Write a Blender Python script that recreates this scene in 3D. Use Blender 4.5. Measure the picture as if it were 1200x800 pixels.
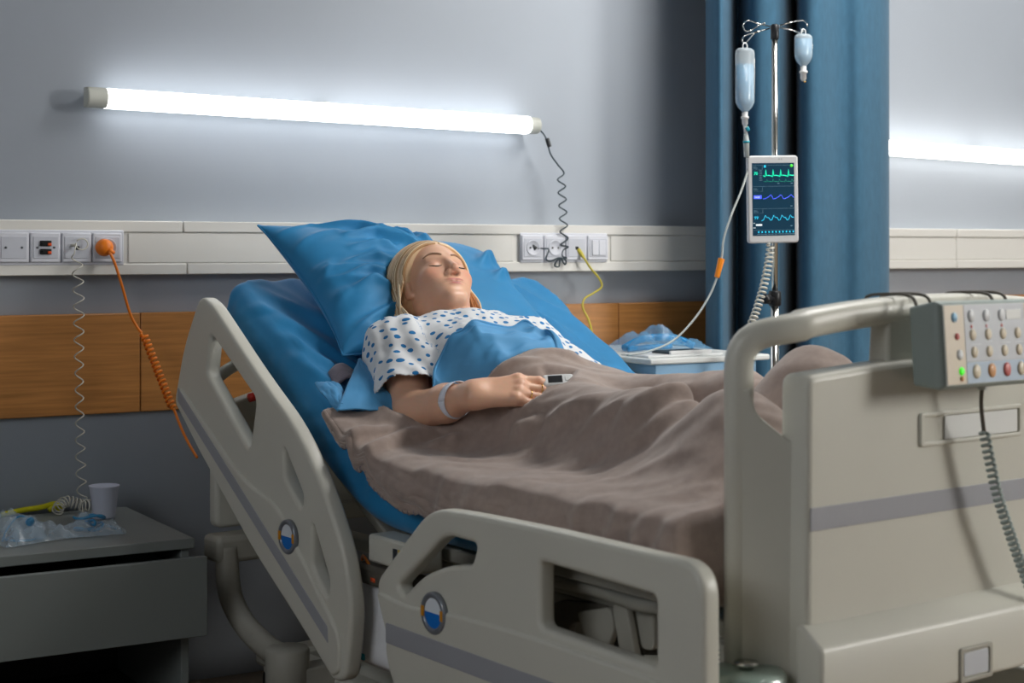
import bpy, bmesh, math, random
import numpy as np
from mathutils import Vector, Matrix, noise as mnoise

random.seed(7)
for o in list(bpy.data.objects):
    bpy.data.objects.remove(o, do_unlink=True)
SC = bpy.context.scene
COL = SC.collection
R = math.radians

# ------------------------------------------------------------------ camera
cam_d = bpy.data.cameras.new('camera')
cam_d.sensor_width = 36.0
cam_d.lens = 1850.0 / 1200.0 * 36.0
cam_d.shift_y = -106.0 / 1200.0
cam_d.clip_start = 0.05
cam = bpy.data.objects.new('camera', cam_d)
cam.location = (0.0, -3.75, 1.06)
cam.rotation_euler = (R(90), 0, R(-30.8))
COL.objects.link(cam)
SC.camera = cam
cam_d.dof.use_dof = True
cam_d.dof.focus_distance = 3.35
cam_d.dof.aperture_fstop = 4.5

# ------------------------------------------------------------------ world and light
w = bpy.data.worlds.new('world')
SC.world = w
w.use_nodes = True
bg = w.node_tree.nodes['Background']
bg.inputs[0].default_value = (0.62, 0.72, 0.85, 1)
bg.inputs[1].default_value = 0.25

def area_light(name, loc, target, sx, sy, power, col):
    d = bpy.data.lights.new(name, 'AREA')
    d.shape = 'RECTANGLE'
    d.size, d.size_y = sx, sy
    d.energy = power
    d.color = col
    o = bpy.data.objects.new(name, d)
    o.location = loc
    o.rotation_euler = (Vector(target) - Vector(loc)).to_track_quat('-Z', 'Y').to_euler()
    COL.objects.link(o)
    return o

# daylight at the right window, then an unseen fill light added at the left
area_light('daylight', (5.36, -4.55, 1.85), (2.0, -1.9, 0.85), 1.1, 1.25, 130.0, (1.0, 0.97, 0.92))
area_light('left_fill', (-1.18, -2.6, 1.85), (1.7, -1.4, 0.75), 1.3, 1.1, 17.0, (0.97, 0.98, 1.0))
# added overhead fills without fixtures, for the bed and the far wall
area_light('overhead_fill', (2.85, -1.45, 2.72), (2.75, -1.45, 0), 1.2, 0.6, 44.0, (1.0, 0.98, 0.95))
area_light('overhead_fill', (4.55, -0.95, 2.72), (4.5, -0.75, 0), 1.2, 0.6, 13.0, (1.0, 0.98, 0.95))
LAMP_STRENGTH = 5.4
LAMP2_STRENGTH = 7.0

vs = SC.view_settings
vs.view_transform = 'Standard'
vs.look = 'None'
vs.exposure = 0.0
vs.gamma = 1.0
vs.use_curve_mapping = False

# ------------------------------------------------------------------ materials
def lin(c):
    return tuple((x / 12.92 if x <= 0.04045 else ((x + 0.055) / 1.055) ** 2.4) for x in [v / 255.0 for v in c])

MATS = {}
def mat(name, rgb, rough=0.5, metal=0.0, bump=0.0, bscale=200.0, vary=0.0, vscale=8.0, sheen=0.0,
        trans=0.0, alpha=1.0, emit=None, estr=0.0, coat=0.0, ior=1.45, sss=0.0, stretch=None, spec=None):
    """procedural principled material: base colour with noise variation and a fine bump"""
    if name in MATS:
        return MATS[name]
    m = bpy.data.materials.new(name)
    m.use_nodes = True
    nt = m.node_tree
    b = nt.nodes['Principled BSDF']
    c = (*lin(rgb), 1)
    b.inputs['Base Color'].default_value = c
    b.inputs['Roughness'].default_value = rough
    b.inputs['Metallic'].default_value = metal
    b.inputs['IOR'].default_value = ior
    b.inputs['Alpha'].default_value = alpha
    if spec is not None:
        b.inputs['Specular IOR Level'].default_value = spec
    if trans:
        b.inputs['Transmission Weight'].default_value = trans
    if sheen:
        b.inputs['Sheen Weight'].default_value = sheen
        b.inputs['Sheen Roughness'].default_value = 0.45
    if coat:
        b.inputs['Coat Weight'].default_value = coat
    if sss:
        b.inputs['Subsurface Weight'].default_value = sss
        b.inputs['Subsurface Radius'].default_value = (0.012, 0.005, 0.003)
        b.inputs['Subsurface Scale'].default_value = 0.6
    if emit is not None:
        b.inputs['Emission Color'].default_value = (*lin(emit), 1)
        b.inputs['Emission Strength'].default_value = estr
    tc = nt.nodes.new('ShaderNodeTexCoord')
    src = tc.outputs['Object']
    if stretch:
        mp = nt.nodes.new('ShaderNodeMapping')
        mp.inputs['Scale'].default_value = stretch
        nt.links.new(src, mp.inputs['Vector'])
        src = mp.outputs['Vector']
    if vary:
        n = nt.nodes.new('ShaderNodeTexNoise')
        n.inputs['Scale'].default_value = vscale
        n.inputs['Detail'].default_value = 5
        nt.links.new(src, n.inputs['Vector'])
        cr = nt.nodes.new('ShaderNodeValToRGB')
        cr.color_ramp.elements[0].position = 0.3
        cr.color_ramp.elements[1].position = 0.7
        cr.color_ramp.elements[0].color = tuple(x * (1 - vary) for x in c[:3]) + (1,)
        cr.color_ramp.elements[1].color = tuple(min(1, x * (1 + vary)) for x in c[:3]) + (1,)
        nt.links.new(n.outputs['Fac'], cr.inputs['Fac'])
        nt.links.new(cr.outputs['Color'], b.inputs['Base Color'])
    if bump:
        n2 = nt.nodes.new('ShaderNodeTexNoise')
        n2.inputs['Scale'].default_value = bscale
        n2.inputs['Detail'].default_value = 3
        nt.links.new(src, n2.inputs['Vector'])
        bp = nt.nodes.new('ShaderNodeBump')
        bp.inputs['Strength'].default_value = bump
        bp.inputs['Distance'].default_value = 0.004
        nt.links.new(n2.outputs['Fac'], bp.inputs['Height'])
        nt.links.new(bp.outputs['Normal'], b.inputs['Normal'])
    MATS[name] = m
    return m

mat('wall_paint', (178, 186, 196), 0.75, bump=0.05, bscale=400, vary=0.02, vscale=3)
mat('side_wall_paint', (124, 128, 132), 0.8, bump=0.05, bscale=400, vary=0.02, vscale=3)  # unseen walls, colour darkened to lessen bounced light
mat('floor_vinyl', (150, 132, 112), 0.45, vary=0.12, vscale=5, bump=0.03, stretch=(1, 8, 1))
mat('ceiling_paint', (150, 150, 148), 0.9, vary=0.02)  # darkened too, so less light bounces down
mat('trunk_plastic', (222, 220, 214), 0.42, vary=0.01, vscale=3)
mat('socket_plastic', (214, 216, 224), 0.35, vary=0.01)
mat('socket_inset', (196, 199, 208), 0.4, vary=0.02)
mat('dark_hole', (25, 28, 30), 0.6, vary=0.1)
mat('switch_black', (22, 24, 26), 0.35, vary=0.1)
mat('switch_orange', (225, 85, 35), 0.4, vary=0.05)
mat('wood', (178, 122, 66), 0.42, vary=0.2, vscale=5, stretch=(1.2, 4, 26), bump=0.04, bscale=30)
mat('lamp_glow', (245, 247, 250), 0.4, emit=(250, 252, 255), estr=LAMP_STRENGTH, vary=0.01)
mat('lamp_glow_far', (245, 247, 250), 0.4, emit=(255, 252, 248), estr=LAMP2_STRENGTH, vary=0.01)
mat('lamp_end', (205, 207, 198), 0.45, vary=0.02)
mat('cable_dark', (38, 58, 68), 0.45, vary=0.1)
mat('cable_white', (205, 203, 192), 0.4, vary=0.03)
mat('cable_orange', (238, 128, 28), 0.4, vary=0.06)
mat('cable_yellow', (205, 190, 70), 0.45, vary=0.05)
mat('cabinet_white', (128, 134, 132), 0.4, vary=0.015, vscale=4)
mat('cabinet_blue', (150, 195, 228), 0.4, vary=0.02, vscale=4)
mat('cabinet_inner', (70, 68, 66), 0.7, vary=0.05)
mat('bed_plastic', (206, 205, 194), 0.38, vary=0.015, vscale=6, bump=0.02, bscale=900)
mat('bed_stripe', (160, 162, 168), 0.4, vary=0.02)
mat('bed_metal', (168, 166, 155), 0.45, vary=0.05, vscale=20)
mat('bed_metal_dark', (92, 88, 80), 0.5, vary=0.1, vscale=20)
mat('chrome', (215, 215, 210), 0.16, metal=1.0, vary=0.02)
mat('rubber', (45, 46, 48), 0.6, vary=0.1)
mat('black_plastic', (26, 28, 32), 0.38, vary=0.08)
mat('roller_green', (165, 190, 178), 0.25, vary=0.03, trans=0.3)
mat('emblem_ring', (135, 140, 148), 0.3, metal=0.4, vary=0.03)
mat('emblem_white', (225, 232, 240), 0.3, vary=0.02)
mat('emblem_blue', (20, 115, 205), 0.3, vary=0.03)
mat('emblem_amber', (215, 145, 30), 0.35, vary=0.04)
mat('label_white', (228, 230, 228), 0.45, vary=0.02)
mat('label_red', (205, 50, 40), 0.4, vary=0.04)
mat('label_dark', (40, 44, 52), 0.45, vary=0.05)
mat('label_yellow', (220, 195, 50), 0.4, vary=0.05)
mat('print_ink', (95, 100, 105), 0.6, vary=0.1)
mat('sheet_blue', (30, 128, 182), 0.62, bump=0.05, bscale=1400, vary=0.05, vscale=7, sheen=0.15)
mat('sheet_blue_light', (74, 150, 202), 0.62, bump=0.05, bscale=1400, vary=0.05, vscale=7, sheen=0.15)
mat('blanket', (164, 147, 138), 0.95, bump=0.35, bscale=700, vary=0.10, vscale=55, sheen=0.45, spec=0.15)
mat('blanket_under', (128, 120, 132), 0.95, bump=0.35, bscale=700, vary=0.12, vscale=60, sheen=0.4, spec=0.15)
mat('curtain', (56, 98, 124), 0.85, bump=0.12, bscale=500, vary=0.08, vscale=90, sheen=0.1, stretch=(1, 1, .3))
mat('hair', (234, 202, 162), 0.40, vary=0.10, vscale=25, bump=0.10, bscale=300)
mat('hair_light', (244, 222, 186), 0.38, vary=0.08, vscale=40)
mat('hair_dark', (186, 146, 102), 0.42, vary=0.10, vscale=40)
mat('brow', (158, 120, 94), 0.6, vary=0.1)
mat('lash', (52, 40, 34), 0.6, vary=0.1)
mat('nail', (226, 160, 150), 0.25, vary=0.03)
mat('gold', (232, 192, 110), 0.22, metal=1.0, vary=0.03)
mat('band_white', (226, 230, 242), 0.5, vary=0.02)
mat('device_white', (226, 228, 228), 0.35, vary=0.02)
mat('device_grey', (120, 124, 132), 0.4, vary=0.04)
mat('led_red', (255, 60, 90), 0.4, emit=(255, 40, 80), estr=3.0, vary=0.02)
mat('led_green', (80, 240, 60), 0.4, emit=(70, 240, 40), estr=0.6, vary=0.02)
mat('panel_body', (190, 196, 192), 0.4, vary=0.02)
mat('panel_side', (142, 154, 150), 0.45, vary=0.03)
mat('panel_beige', (222, 208, 186), 0.4, vary=0.02)
mat('panel_grey', (196, 200, 206), 0.4, vary=0.02)
mat('panel_blue', (176, 194, 212), 0.4, vary=0.02)
mat('btn_cream', (226, 214, 190), 0.35, vary=0.03)
mat('btn_white', (225, 228, 230), 0.35, vary=0.03)
mat('btn_orange', (226, 170, 120), 0.4, vary=0.03)
mat('btn_red', (205, 110, 105), 0.4, vary=0.03)
mat('btn_blue', (150, 195, 225), 0.4, vary=0.03)
mat('tablet_shell', (206, 208, 210), 0.35, vary=0.02)
mat('screen_dark', (18, 48, 66), 0.25, emit=(20, 52, 72), estr=0.55, vary=0.04)
mat('trace_green', (30, 240, 190), 0.4, emit=(30, 235, 180), estr=1.0, vary=0.02)
mat('trace_green_dim', (20, 150, 120), 0.4, emit=(20, 140, 110), estr=0.7, vary=0.02)
mat('trace_blue', (70, 90, 235), 0.4, emit=(70, 90, 235), estr=1.0, vary=0.02)
mat('trace_cyan', (40, 190, 225), 0.4, emit=(40, 185, 220), estr=0.9, vary=0.02)
mat('trace_white', (215, 225, 230), 0.4, emit=(200, 215, 220), estr=0.7, vary=0.02)
mat('trace_grey', (90, 120, 135), 0.4, emit=(80, 110, 125), estr=0.5, vary=0.02)
mat('bottle_plastic', (222, 234, 240), 0.2, alpha=0.42, vary=0.02)
mat('bottle_fluid', (96, 168, 208), 0.15, alpha=0.85, vary=0.03)
mat('bottle_label', (232, 226, 218), 0.5, vary=0.02)
mat('teal_plastic', (20, 150, 170), 0.35, vary=0.03)
mat('clear_tube', (205, 212, 210), 0.25, trans=0.3, vary=0.02, ior=1.2)
mat('clamp_orange', (238, 140, 28), 0.4, vary=0.03)
mat('clear_wrap', (205, 225, 240), 0.12, alpha=0.32, vary=0.03)
mat('wrap_film', (120, 180, 222), 0.12, alpha=0.34, vary=0.05)
mat('tray_white', (226, 229, 227), 0.35, vary=0.02)
mat('mask_blue', (60, 150, 200), 0.3, vary=0.05, alpha=0.75)
mat('wrap_blue', (40, 140, 200), 0.25, vary=0.1, alpha=0.8)
mat('yellow_plastic', (190, 185, 20), 0.4, vary=0.05)
mat('cup_plastic', (215, 220, 236), 0.4, vary=0.02, trans=0.1)
mat('paper_white', (232, 234, 238), 0.7, vary=0.03, vscale=30)
mat('window_glass', (240, 246, 250), 0.02, trans=1.0, ior=1.1, vary=0.005)
mat('window_frame', (225, 226, 224), 0.4, vary=0.02)

# ------------------------------------------------------------------ mesh helpers
class MB:
    """collects boxes, tubes, lathes and sheets; build() links them as one mesh object"""
    def __init__(s):
        s.v = []; s.f = []; s.mi = []; s.cur = 0
    def add(s, verts, faces):
        k = len(s.v)
        s.v += [tuple(map(float, p)) for p in verts]
        s.f += [tuple(k + i for i in f) for f in faces]
        s.mi += [s.cur] * len(faces)
        return s
    def box(s, x0, x1, y0, y1, z0, z1, M=None):
        p = [(x, y, z) for z in (z0, z1) for y in (y0, y1) for x in (x0, x1)]
        if M is not None:
            p = [tuple(M @ Vector(q)) for q in p]
        return s.add(p, [(0, 2, 3, 1), (4, 5, 7, 6), (0, 1, 5, 4), (2, 6, 7, 3), (0, 4, 6, 2), (1, 3, 7, 5)])
    def tube(s, path, r, n=8, cap=True, taper=None):
        P = [Vector(p) for p in path]
        m = len(P)
        T = []
        for i in range(m):
            a = P[max(0, i - 1)]; b = P[min(m - 1, i + 1)]
            d = b - a
            T.append(d.normalized() if d.length > 1e-9 else Vector((0, 0, 1)))
        up = Vector((0, 0, 1)) if abs(T[0].z) < 0.9 else Vector((1, 0, 0))
        N = (up - T[0] * up.dot(T[0])).normalized()
        vs_, fs_ = [], []
        for i in range(m):
            N = (N - T[i] * N.dot(T[i]))
            N = N.normalized() if N.length > 1e-9 else T[i].orthogonal().normalized()
            Bn = T[i].cross(N)
            rr = r if taper is None else r * taper(i / max(1, m - 1))
            if isinstance(r, (list, tuple)):
                rr = r[i]
            for k in range(n):
                a = 2 * math.pi * k / n
                vs_.append(P[i] + (N * math.cos(a) + Bn * math.sin(a)) * rr)
        for i in range(m - 1):
            for k in range(n):
                k2 = (k + 1) % n
                fs_.append((i * n + k, i * n + k2, (i + 1) * n + k2, (i + 1) * n + k))
        if cap:
            fs_.append(tuple(reversed(range(n))))
            fs_.append(tuple(range((m - 1) * n, m * n)))
        return s.add(vs_, fs_)
    def lathe(s, prof, n=24, M=None, sx=1.0, sy=1.0):
        """profile [(r,z)...] turned about the z axis"""
        vs_, fs_ = [], []
        for r, z in prof:
            for k in range(n):
                a = 2 * math.pi * k / n
                vs_.append(Vector((r * sx * math.cos(a), r * sy * math.sin(a), z)))
        m = len(prof)
        for i in range(m - 1):
            for k in range(n):
                k2 = (k + 1) % n
                fs_.append((i * n + k, i * n + k2, (i + 1) * n + k2, (i + 1) * n + k))
        if prof[0][0] > 1e-6:
            fs_.append(tuple(reversed(range(n))))
        if prof[-1][0] > 1e-6:
            fs_.append(tuple(range((m - 1) * n, m * n)))
        if M is not None:
            vs_ = [M @ p for p in vs_]
        return s.add(vs_, fs_)
    def grid(s, P):
        """P: array (rows, cols, 3)"""
        P = np.asarray(P); a, b = P.shape[:2]
        fs_ = [(i * b + j, i * b + j + 1, (i + 1) * b + j + 1, (i + 1) * b + j) for i in range(a - 1) for j in range(b - 1)]
        return s.add(P.reshape(-1, 3), fs_)
    def build(s, name, material, parent=None, smooth=True, bevel=0.0, seg=2, solid=0.0, subsurf=0, autosmooth=None, offset=-1.0):
        me = bpy.data.meshes.new(name)
        me.from_pydata(s.v, [], s.f)
        me.validate()
        ms = material if isinstance(material, (list, tuple)) else [material]
        for q in ms:
            me.materials.append(MATS[q])
        if len(ms) > 1 and len(me.polygons) == len(s.mi):
            me.polygons.foreach_set('material_index', s.mi)
        if smooth:
            me.polygons.foreach_set('use_smooth', [True] * len(me.polygons))
            if autosmooth is not None or bevel:
                me.set_sharp_from_angle(angle=R(autosmooth or 35))
        me.update()
        o = bpy.data.objects.new(name, me)
        COL.objects.link(o)
        if parent is not None:
            o.parent = parent
        if bevel:
            md = o.modifiers.new('bevel', 'BEVEL')
            md.width = bevel; md.segments = seg; md.limit_method = 'ANGLE'; md.angle_limit = R(40)
            md.harden_normals = False
        if solid:
            md = o.modifiers.new('solid', 'SOLIDIFY')
            md.thickness = solid; md.offset = offset
        if subsurf:
            md = o.modifiers.new('sub', 'SUBSURF')
            md.levels = subsurf; md.render_levels = subsurf
        return o

def tag(o, label, cat, group=None):
    o['label'] = label; o['category'] = cat
    if group:
        o['group'] = group
    return o
def struct(o, label=None):
    o['kind'] = 'structure'
    if label:
        o['label'] = label
    return o
def empty(name, loc=(0, 0, 0), rz=0.0):
    o = bpy.data.objects.new(name, None)
    o.location = loc; o.rotation_euler = (0, 0, rz)
    o.empty_display_size = 0.1
    COL.objects.link(o)
    return o
def bx(name, material, parent, x0, x1, y0, y1, z0, z1, bevel=0.004, **k):
    return MB().box(x0, x1, y0, y1, z0, z1).build(name, material, parent, bevel=bevel, **k)

def catmull(pts, n=8, closed=False):
    P = [np.array(p, float) for p in pts]
    out = []
    m = len(P)
    rng = range(m if closed else m - 1)
    for i in rng:
        if closed:
            p0, p1, p2, p3 = P[(i - 1) % m], P[i], P[(i + 1) % m], P[(i + 2) % m]
        else:
            p0, p1, p2, p3 = P[max(0, i - 1)], P[i], P[i + 1], P[min(m - 1, i + 2)]
        for k in range(n):
            t = k / n
            out.append(0.5 * ((2 * p1) + (-p0 + p2) * t + (2 * p0 - 5 * p1 + 4 * p2 - p3) * t * t + (-p0 + 3 * p1 - 3 * p2 + p3) * t ** 3))
    if not closed:
        out.append(P[-1])
    return [tuple(p) for p in out]

def coil(path, rad, turns, n_per=14, rad_fn=None, phase=0.0):
    """a helix wound about a polyline"""
    P = [Vector(p) for p in path]
    L = [0.0]
    for a, b in zip(P, P[1:]):
        L.append(L[-1] + (b - a).length)
    def at(s_):
        for i in range(len(P) - 1):
            if s_ <= L[i + 1] or i == len(P) - 2:
                t = (s_ - L[i]) / max(1e-9, L[i + 1] - L[i])
                return P[i].lerp(P[i + 1], t), (P[i + 1] - P[i]).normalized()
    out = []
    N = None
    cnt = int(turns * n_per)
    for k in range(cnt + 1):
        t = k / cnt
        c, T = at(t * L[-1])
        if N is None:
            N = T.orthogonal().normalized()
        N = (N - T * N.dot(T)).normalized()
        B_ = T.cross(N)
        a = 2 * math.pi * turns * t + phase
        r_ = rad * (rad_fn(t) if rad_fn else 1.0)
        out.append(tuple(c + (N * math.cos(a) + B_ * math.sin(a)) * r_))
    return out

def round_poly(pts, rad, seg=6):
    """2D polygon with rounded corners; rad a number or one per corner"""
    m = len(pts)
    rs = rad if isinstance(rad, (list, tuple)) else [rad] * m
    out = []
    for i in range(m):
        p = Vector(pts[i]); a = Vector(pts[i - 1]); b = Vector(pts[(i + 1) % m])
        da = (a - p); db = (b - p)
        r = rs[i]
        if r <= 0:
            out.append(tuple(p)); continue
        r = min(r, da.length * 0.48, db.length * 0.48)
        p0 = p + da.normalized() * r; p1 = p + db.normalized() * r
        for k in range(seg + 1):
            t = k / seg
            q = p0 * (1 - t) ** 2 + p * 2 * t * (1 - t) + p1 * t * t
            out.append((q.x, q.y))
    return out

def plate(name, material, parent, outline, holes=(), thick=0.03, edge=0.008, M=None, seg=3):
    """flat plate with holes and rounded edges, cut from a 2D outline, thickness centred on its own z"""
    cu = bpy.data.curves.new(name, 'CURVE')
    cu.dimensions = '2D'
    cu.fill_mode = 'BOTH'
    cu.extrude = max(0.0001, thick / 2 - edge)
    cu.bevel_depth = edge
    cu.offset = -edge
    cu.bevel_resolution = seg
    for ring in [outline] + list(holes):
        sp = cu.splines.new('POLY')
        sp.points.add(len(ring) - 1)
        for q, p in zip(sp.points, ring):
            q.co = (p[0], p[1], 0, 1)
        sp.use_cyclic_u = True
    tmp = bpy.data.objects.new(name + '_tmp', cu)
    COL.objects.link(tmp)
    dg = bpy.context.evaluated_depsgraph_get()
    me = bpy.data.meshes.new_from_object(tmp.evaluated_get(dg))
    bpy.data.objects.remove(tmp, do_unlink=True)
    bpy.data.curves.remove(cu)
    if M is not None:
        me.transform(M)
        if M.determinant() < 0:
            me.flip_normals()
    me.materials.clear()
    me.materials.append(MATS[material])
    me.polygons.foreach_set('use_smooth', [True] * len(me.polygons))
    me.set_sharp_from_angle(angle=R(50))
    me.name = name
    o = bpy.data.objects.new(name, me)
    COL.objects.link(o)
    if parent is not None:
        o.parent = parent
    return o

def copy_tree(o, parent=None):
    c = o.copy()
    COL.objects.link(c)
    c.parent = parent
    for ch in list(o.children):
        copy_tree(ch, c)
    return c

def text(name, body, size, material, parent, M, depth=0.0003, align='LEFT'):
    """flat lettering as a thin mesh"""
    cu = bpy.data.curves.new(name, 'FONT')
    cu.body = body; cu.size = size; cu.extrude = depth; cu.align_x = align
    cu.resolution_u = 2
    tmp = bpy.data.objects.new(name + '_tmp', cu)
    COL.objects.link(tmp)
    dg = bpy.context.evaluated_depsgraph_get()
    me = bpy.data.meshes.new_from_object(tmp.evaluated_get(dg))
    bpy.data.objects.remove(tmp, do_unlink=True)
    me.transform(M)
    me.materials.clear(); me.materials.append(MATS[material])
    o = bpy.data.objects.new(name, me)
    COL.objects.link(o)
    o.parent = parent
    return o

def fbm(x, y, z=0.0, oct_=4):
    return mnoise.fractal(Vector((x, y, z)), 1.0, 2.0, oct_)

def vnoise(X, Y, scale, seed=0, oct_=3):
    """numpy value noise, smooth, roughly -1..1"""
    out = np.zeros_like(X, dtype=float); amp = 1.0; tot = 0
    for o_ in range(oct_):
        rs = np.random.RandomState(seed * 101 + o_)
        G = rs.rand(64, 64) * 2 - 1
        x = X * scale * 2 ** o_ + 13.7; y = Y * scale * 2 ** o_ + 5.3
        xi = np.floor(x).astype(int); yi = np.floor(y).astype(int)
        fx = x - xi; fy = y - yi
        fx = fx * fx * (3 - 2 * fx); fy = fy * fy * (3 - 2 * fy)
        g = lambda a, b: G[a % 64, b % 64]
        out += amp * ((g(xi, yi) * (1 - fx) + g(xi + 1, yi) * fx) * (1 - fy) + (g(xi, yi + 1) * (1 - fx) + g(xi + 1, yi + 1) * fx) * fy)
        tot += amp; amp *= 0.5
    return out / tot

def sstep(a, b, x):
    t = np.clip((x - a) / (b - a), 0, 1)
    return t * t * (3 - 2 * t)

def ridge(X, Y, pts, width, height):
    """a soft crest following a polyline, fading at both ends; asymmetric like a cloth fold"""
    out = np.zeros_like(X, dtype=float)
    n = len(pts) - 1
    for i in range(n):
        ax, ay = pts[i]; bx_, by_ = pts[i + 1]
        dx, dy = bx_ - ax, by_ - ay
        l2 = dx * dx + dy * dy + 1e-12
        t = np.clip(((X - ax) * dx + (Y - ay) * dy) / l2, 0, 1)
        d2 = (X - ax - t * dx) ** 2 + (Y - ay - t * dy) ** 2
        tt = (i + t) / n
        fade = np.clip(np.minimum(tt, 1 - tt) * 2.6, 0, 1)
        out = np.maximum(out, np.exp(-(d2 / (width * width) + 1e-9) ** .78) * fade)
    return out * height

# ------------------------------------------------------------------ survey helper: photo measurement -> world / bed coordinates at a known depth
_A = R(30.8); _B = R(6.1)
_cam = np.array([0, -3.75, 1.06])
_fw = np.array([math.sin(_A), math.cos(_A), 0]); _rt = np.array([math.cos(_A), -math.sin(_A), 0]); _up = np.array([0, 0, 1.])
BED_O = np.array([1.380, -2.011, 0.0]); BED_RZ = _B
_BM = np.array([[math.cos(_B), math.sin(_B), 0], [-math.sin(_B), math.cos(_B), 0], [0, 0, 1.]])
def wp(px, py, y=None, x=None, z=None):
    d = _fw + _rt * ((px - 600) / 1850.) - _up * ((py - 294) / 1850.)
    i, val = (0, x) if x is not None else (1, y) if y is not None else (2, z)
    return tuple(_cam + (val - _cam[i]) / d[i] * d)
def bp(px, py, y=None, x=None, z=None):
    d = _BM @ (_fw + _rt * ((px - 600) / 1850.) - _up * ((py - 294) / 1850.))
    c = _BM @ (_cam - BED_O)
    i, val = (0, x) if x is not None else (1, y) if y is not None else (2, z)
    return tuple(c + (val - c[i]) / d[i] * d)
def b2w(p):
    return tuple(BED_O + _BM.T @ np.array(p, float))
def w2b(p):
    return tuple(_BM @ (np.array(p, float) - BED_O))

# ------------------------------------------------------------------ room shell
XL, XR, YF, ZC = -1.25, 5.45, -6.4, 2.75
struct(bx('floor', 'floor_vinyl', None, XL - .1, XR + .1, YF - .1, .1, -.08, 0, bevel=0), 'brown wood-look vinyl floor')
struct(bx('ceiling', 'ceiling_paint', None, XL - .1, XR + .1, YF - .1, .1, ZC, ZC + .08, bevel=0), 'plain grey ceiling')
struct(bx('wall_back', 'wall_paint', None, XL - .1, XR + .1, 0, .1, 0, ZC, bevel=0), 'pale grey-blue painted wall behind the bed')
def wall_with_hole(name, axis, c, t, a0, a1, h0, h1, w0, w1, lab):
    m = MB()
    for (p0, p1, q0, q1) in ((a0, w0, 0, ZC), (w1, a1, 0, ZC), (w0, w1, 0, h0), (w0, w1, h1, ZC)):
        if axis == 'x':
            m.box(c, c + t, p0, p1, q0, q1)
        else:
            m.box(p0, p1, c, c + t, q0, q1)
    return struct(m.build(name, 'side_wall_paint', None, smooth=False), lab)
wall_with_hole('wall_right', 'x', XR, .1, YF, 0, 1.15, 2.55, -5.35, -3.75, 'painted wall with a window opening')
wall_with_hole('wall_left', 'x', XL - .1, .1, YF, 0, 1.2, 2.5, -3.35, -1.85, 'painted side wall with a window opening')
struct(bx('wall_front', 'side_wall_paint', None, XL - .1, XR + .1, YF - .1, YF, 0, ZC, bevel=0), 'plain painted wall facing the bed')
def window(name, axis, c, a0, a1, h0, h1):
    e = empty(name, ((c, (a0 + a1) / 2, h0) if axis == 'x' else ((a0 + a1) / 2, c, h0)))
    struct(e, 'white framed window out of view')
    t = .05
    def bxx(n, m, p0, p1, q0, q1, d0=-.03, d1=.03):
        mb = MB()
        if axis == 'x':
            mb.box(d0, d1, p0 - (a0 + a1) / 2, p1 - (a0 + a1) / 2, q0 - h0, q1 - h0)
        else:
            mb.box(p0 - (a0 + a1) / 2, p1 - (a0 + a1) / 2, d0, d1, q0 - h0, q1 - h0)
        mb.build(n, m, e, bevel=.004)
    bxx('frame_rail', 'window_frame', a0, a1, h0, h0 + t); bxx('frame_rail', 'window_frame', a0, a1, h1 - t, h1)
    mid = (a0 + a1) / 2
    for p in (a0, mid - t / 2, a1 - t):
        bxx('frame_stile', 'window_frame', p, p + t, h0 + t, h1 - t)
    bxx('pane', 'window_glass', a0 + t, mid - t / 2, h0 + t, h1 - t, -.003, .003)
    bxx('pane', 'window_glass', mid + t / 2, a1 - t, h0 + t, h1 - t, -.003, .003)
window('window_1', 'x', XR + .06, -5.35, -3.75, 1.15, 2.55)
window('window_2', 'x', XL - .06, -3.35, -1.85, 1.2, 2.5)  # unseen window, added to go with the left fill light
# service trunking along the head wall
tr = struct(empty('trim_1', (0, 0, 1.005)), 'white service trunking rail along the wall')
bx('trunk_channel', 'trunk_plastic', tr, XL, XR, -.048, 0, 0, .124, bevel=.004)
for z0, z1, js in ((.1, .127, (XL, 1.275, 3.9, XR)), (-.002, .025, (XL, 1.285, 3.9, XR))):
    for a, b in zip(js, js[1:]):
        bx('cover_strip', 'trunk_plastic', tr, a + .0012, b - .0012, -.055, -.046, z0, z1, bevel=.0025)
for a, b in ((XL, .3), (1.14, 2.21), (2.53, 3.9), (3.9, XR)):
    bx('cover_panel', 'trunk_plastic', tr, a + .001, b - .001, -.0515, -.046, .0265, .0985, bevel=.002)
# wooden bump boards
wd = struct(empty('trim_2', (0, 0, .672)), 'oak veneer bump board along the wall')
for a, b in ((XL, -.2), (-.2, 1.18), (1.18, 2.58), (2.58, 3.97), (3.97, XR)):
    bx('board_panel', 'wood', wd, a + .001, b - .001, -.02, 0, 0, .239, bevel=.0025)

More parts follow.
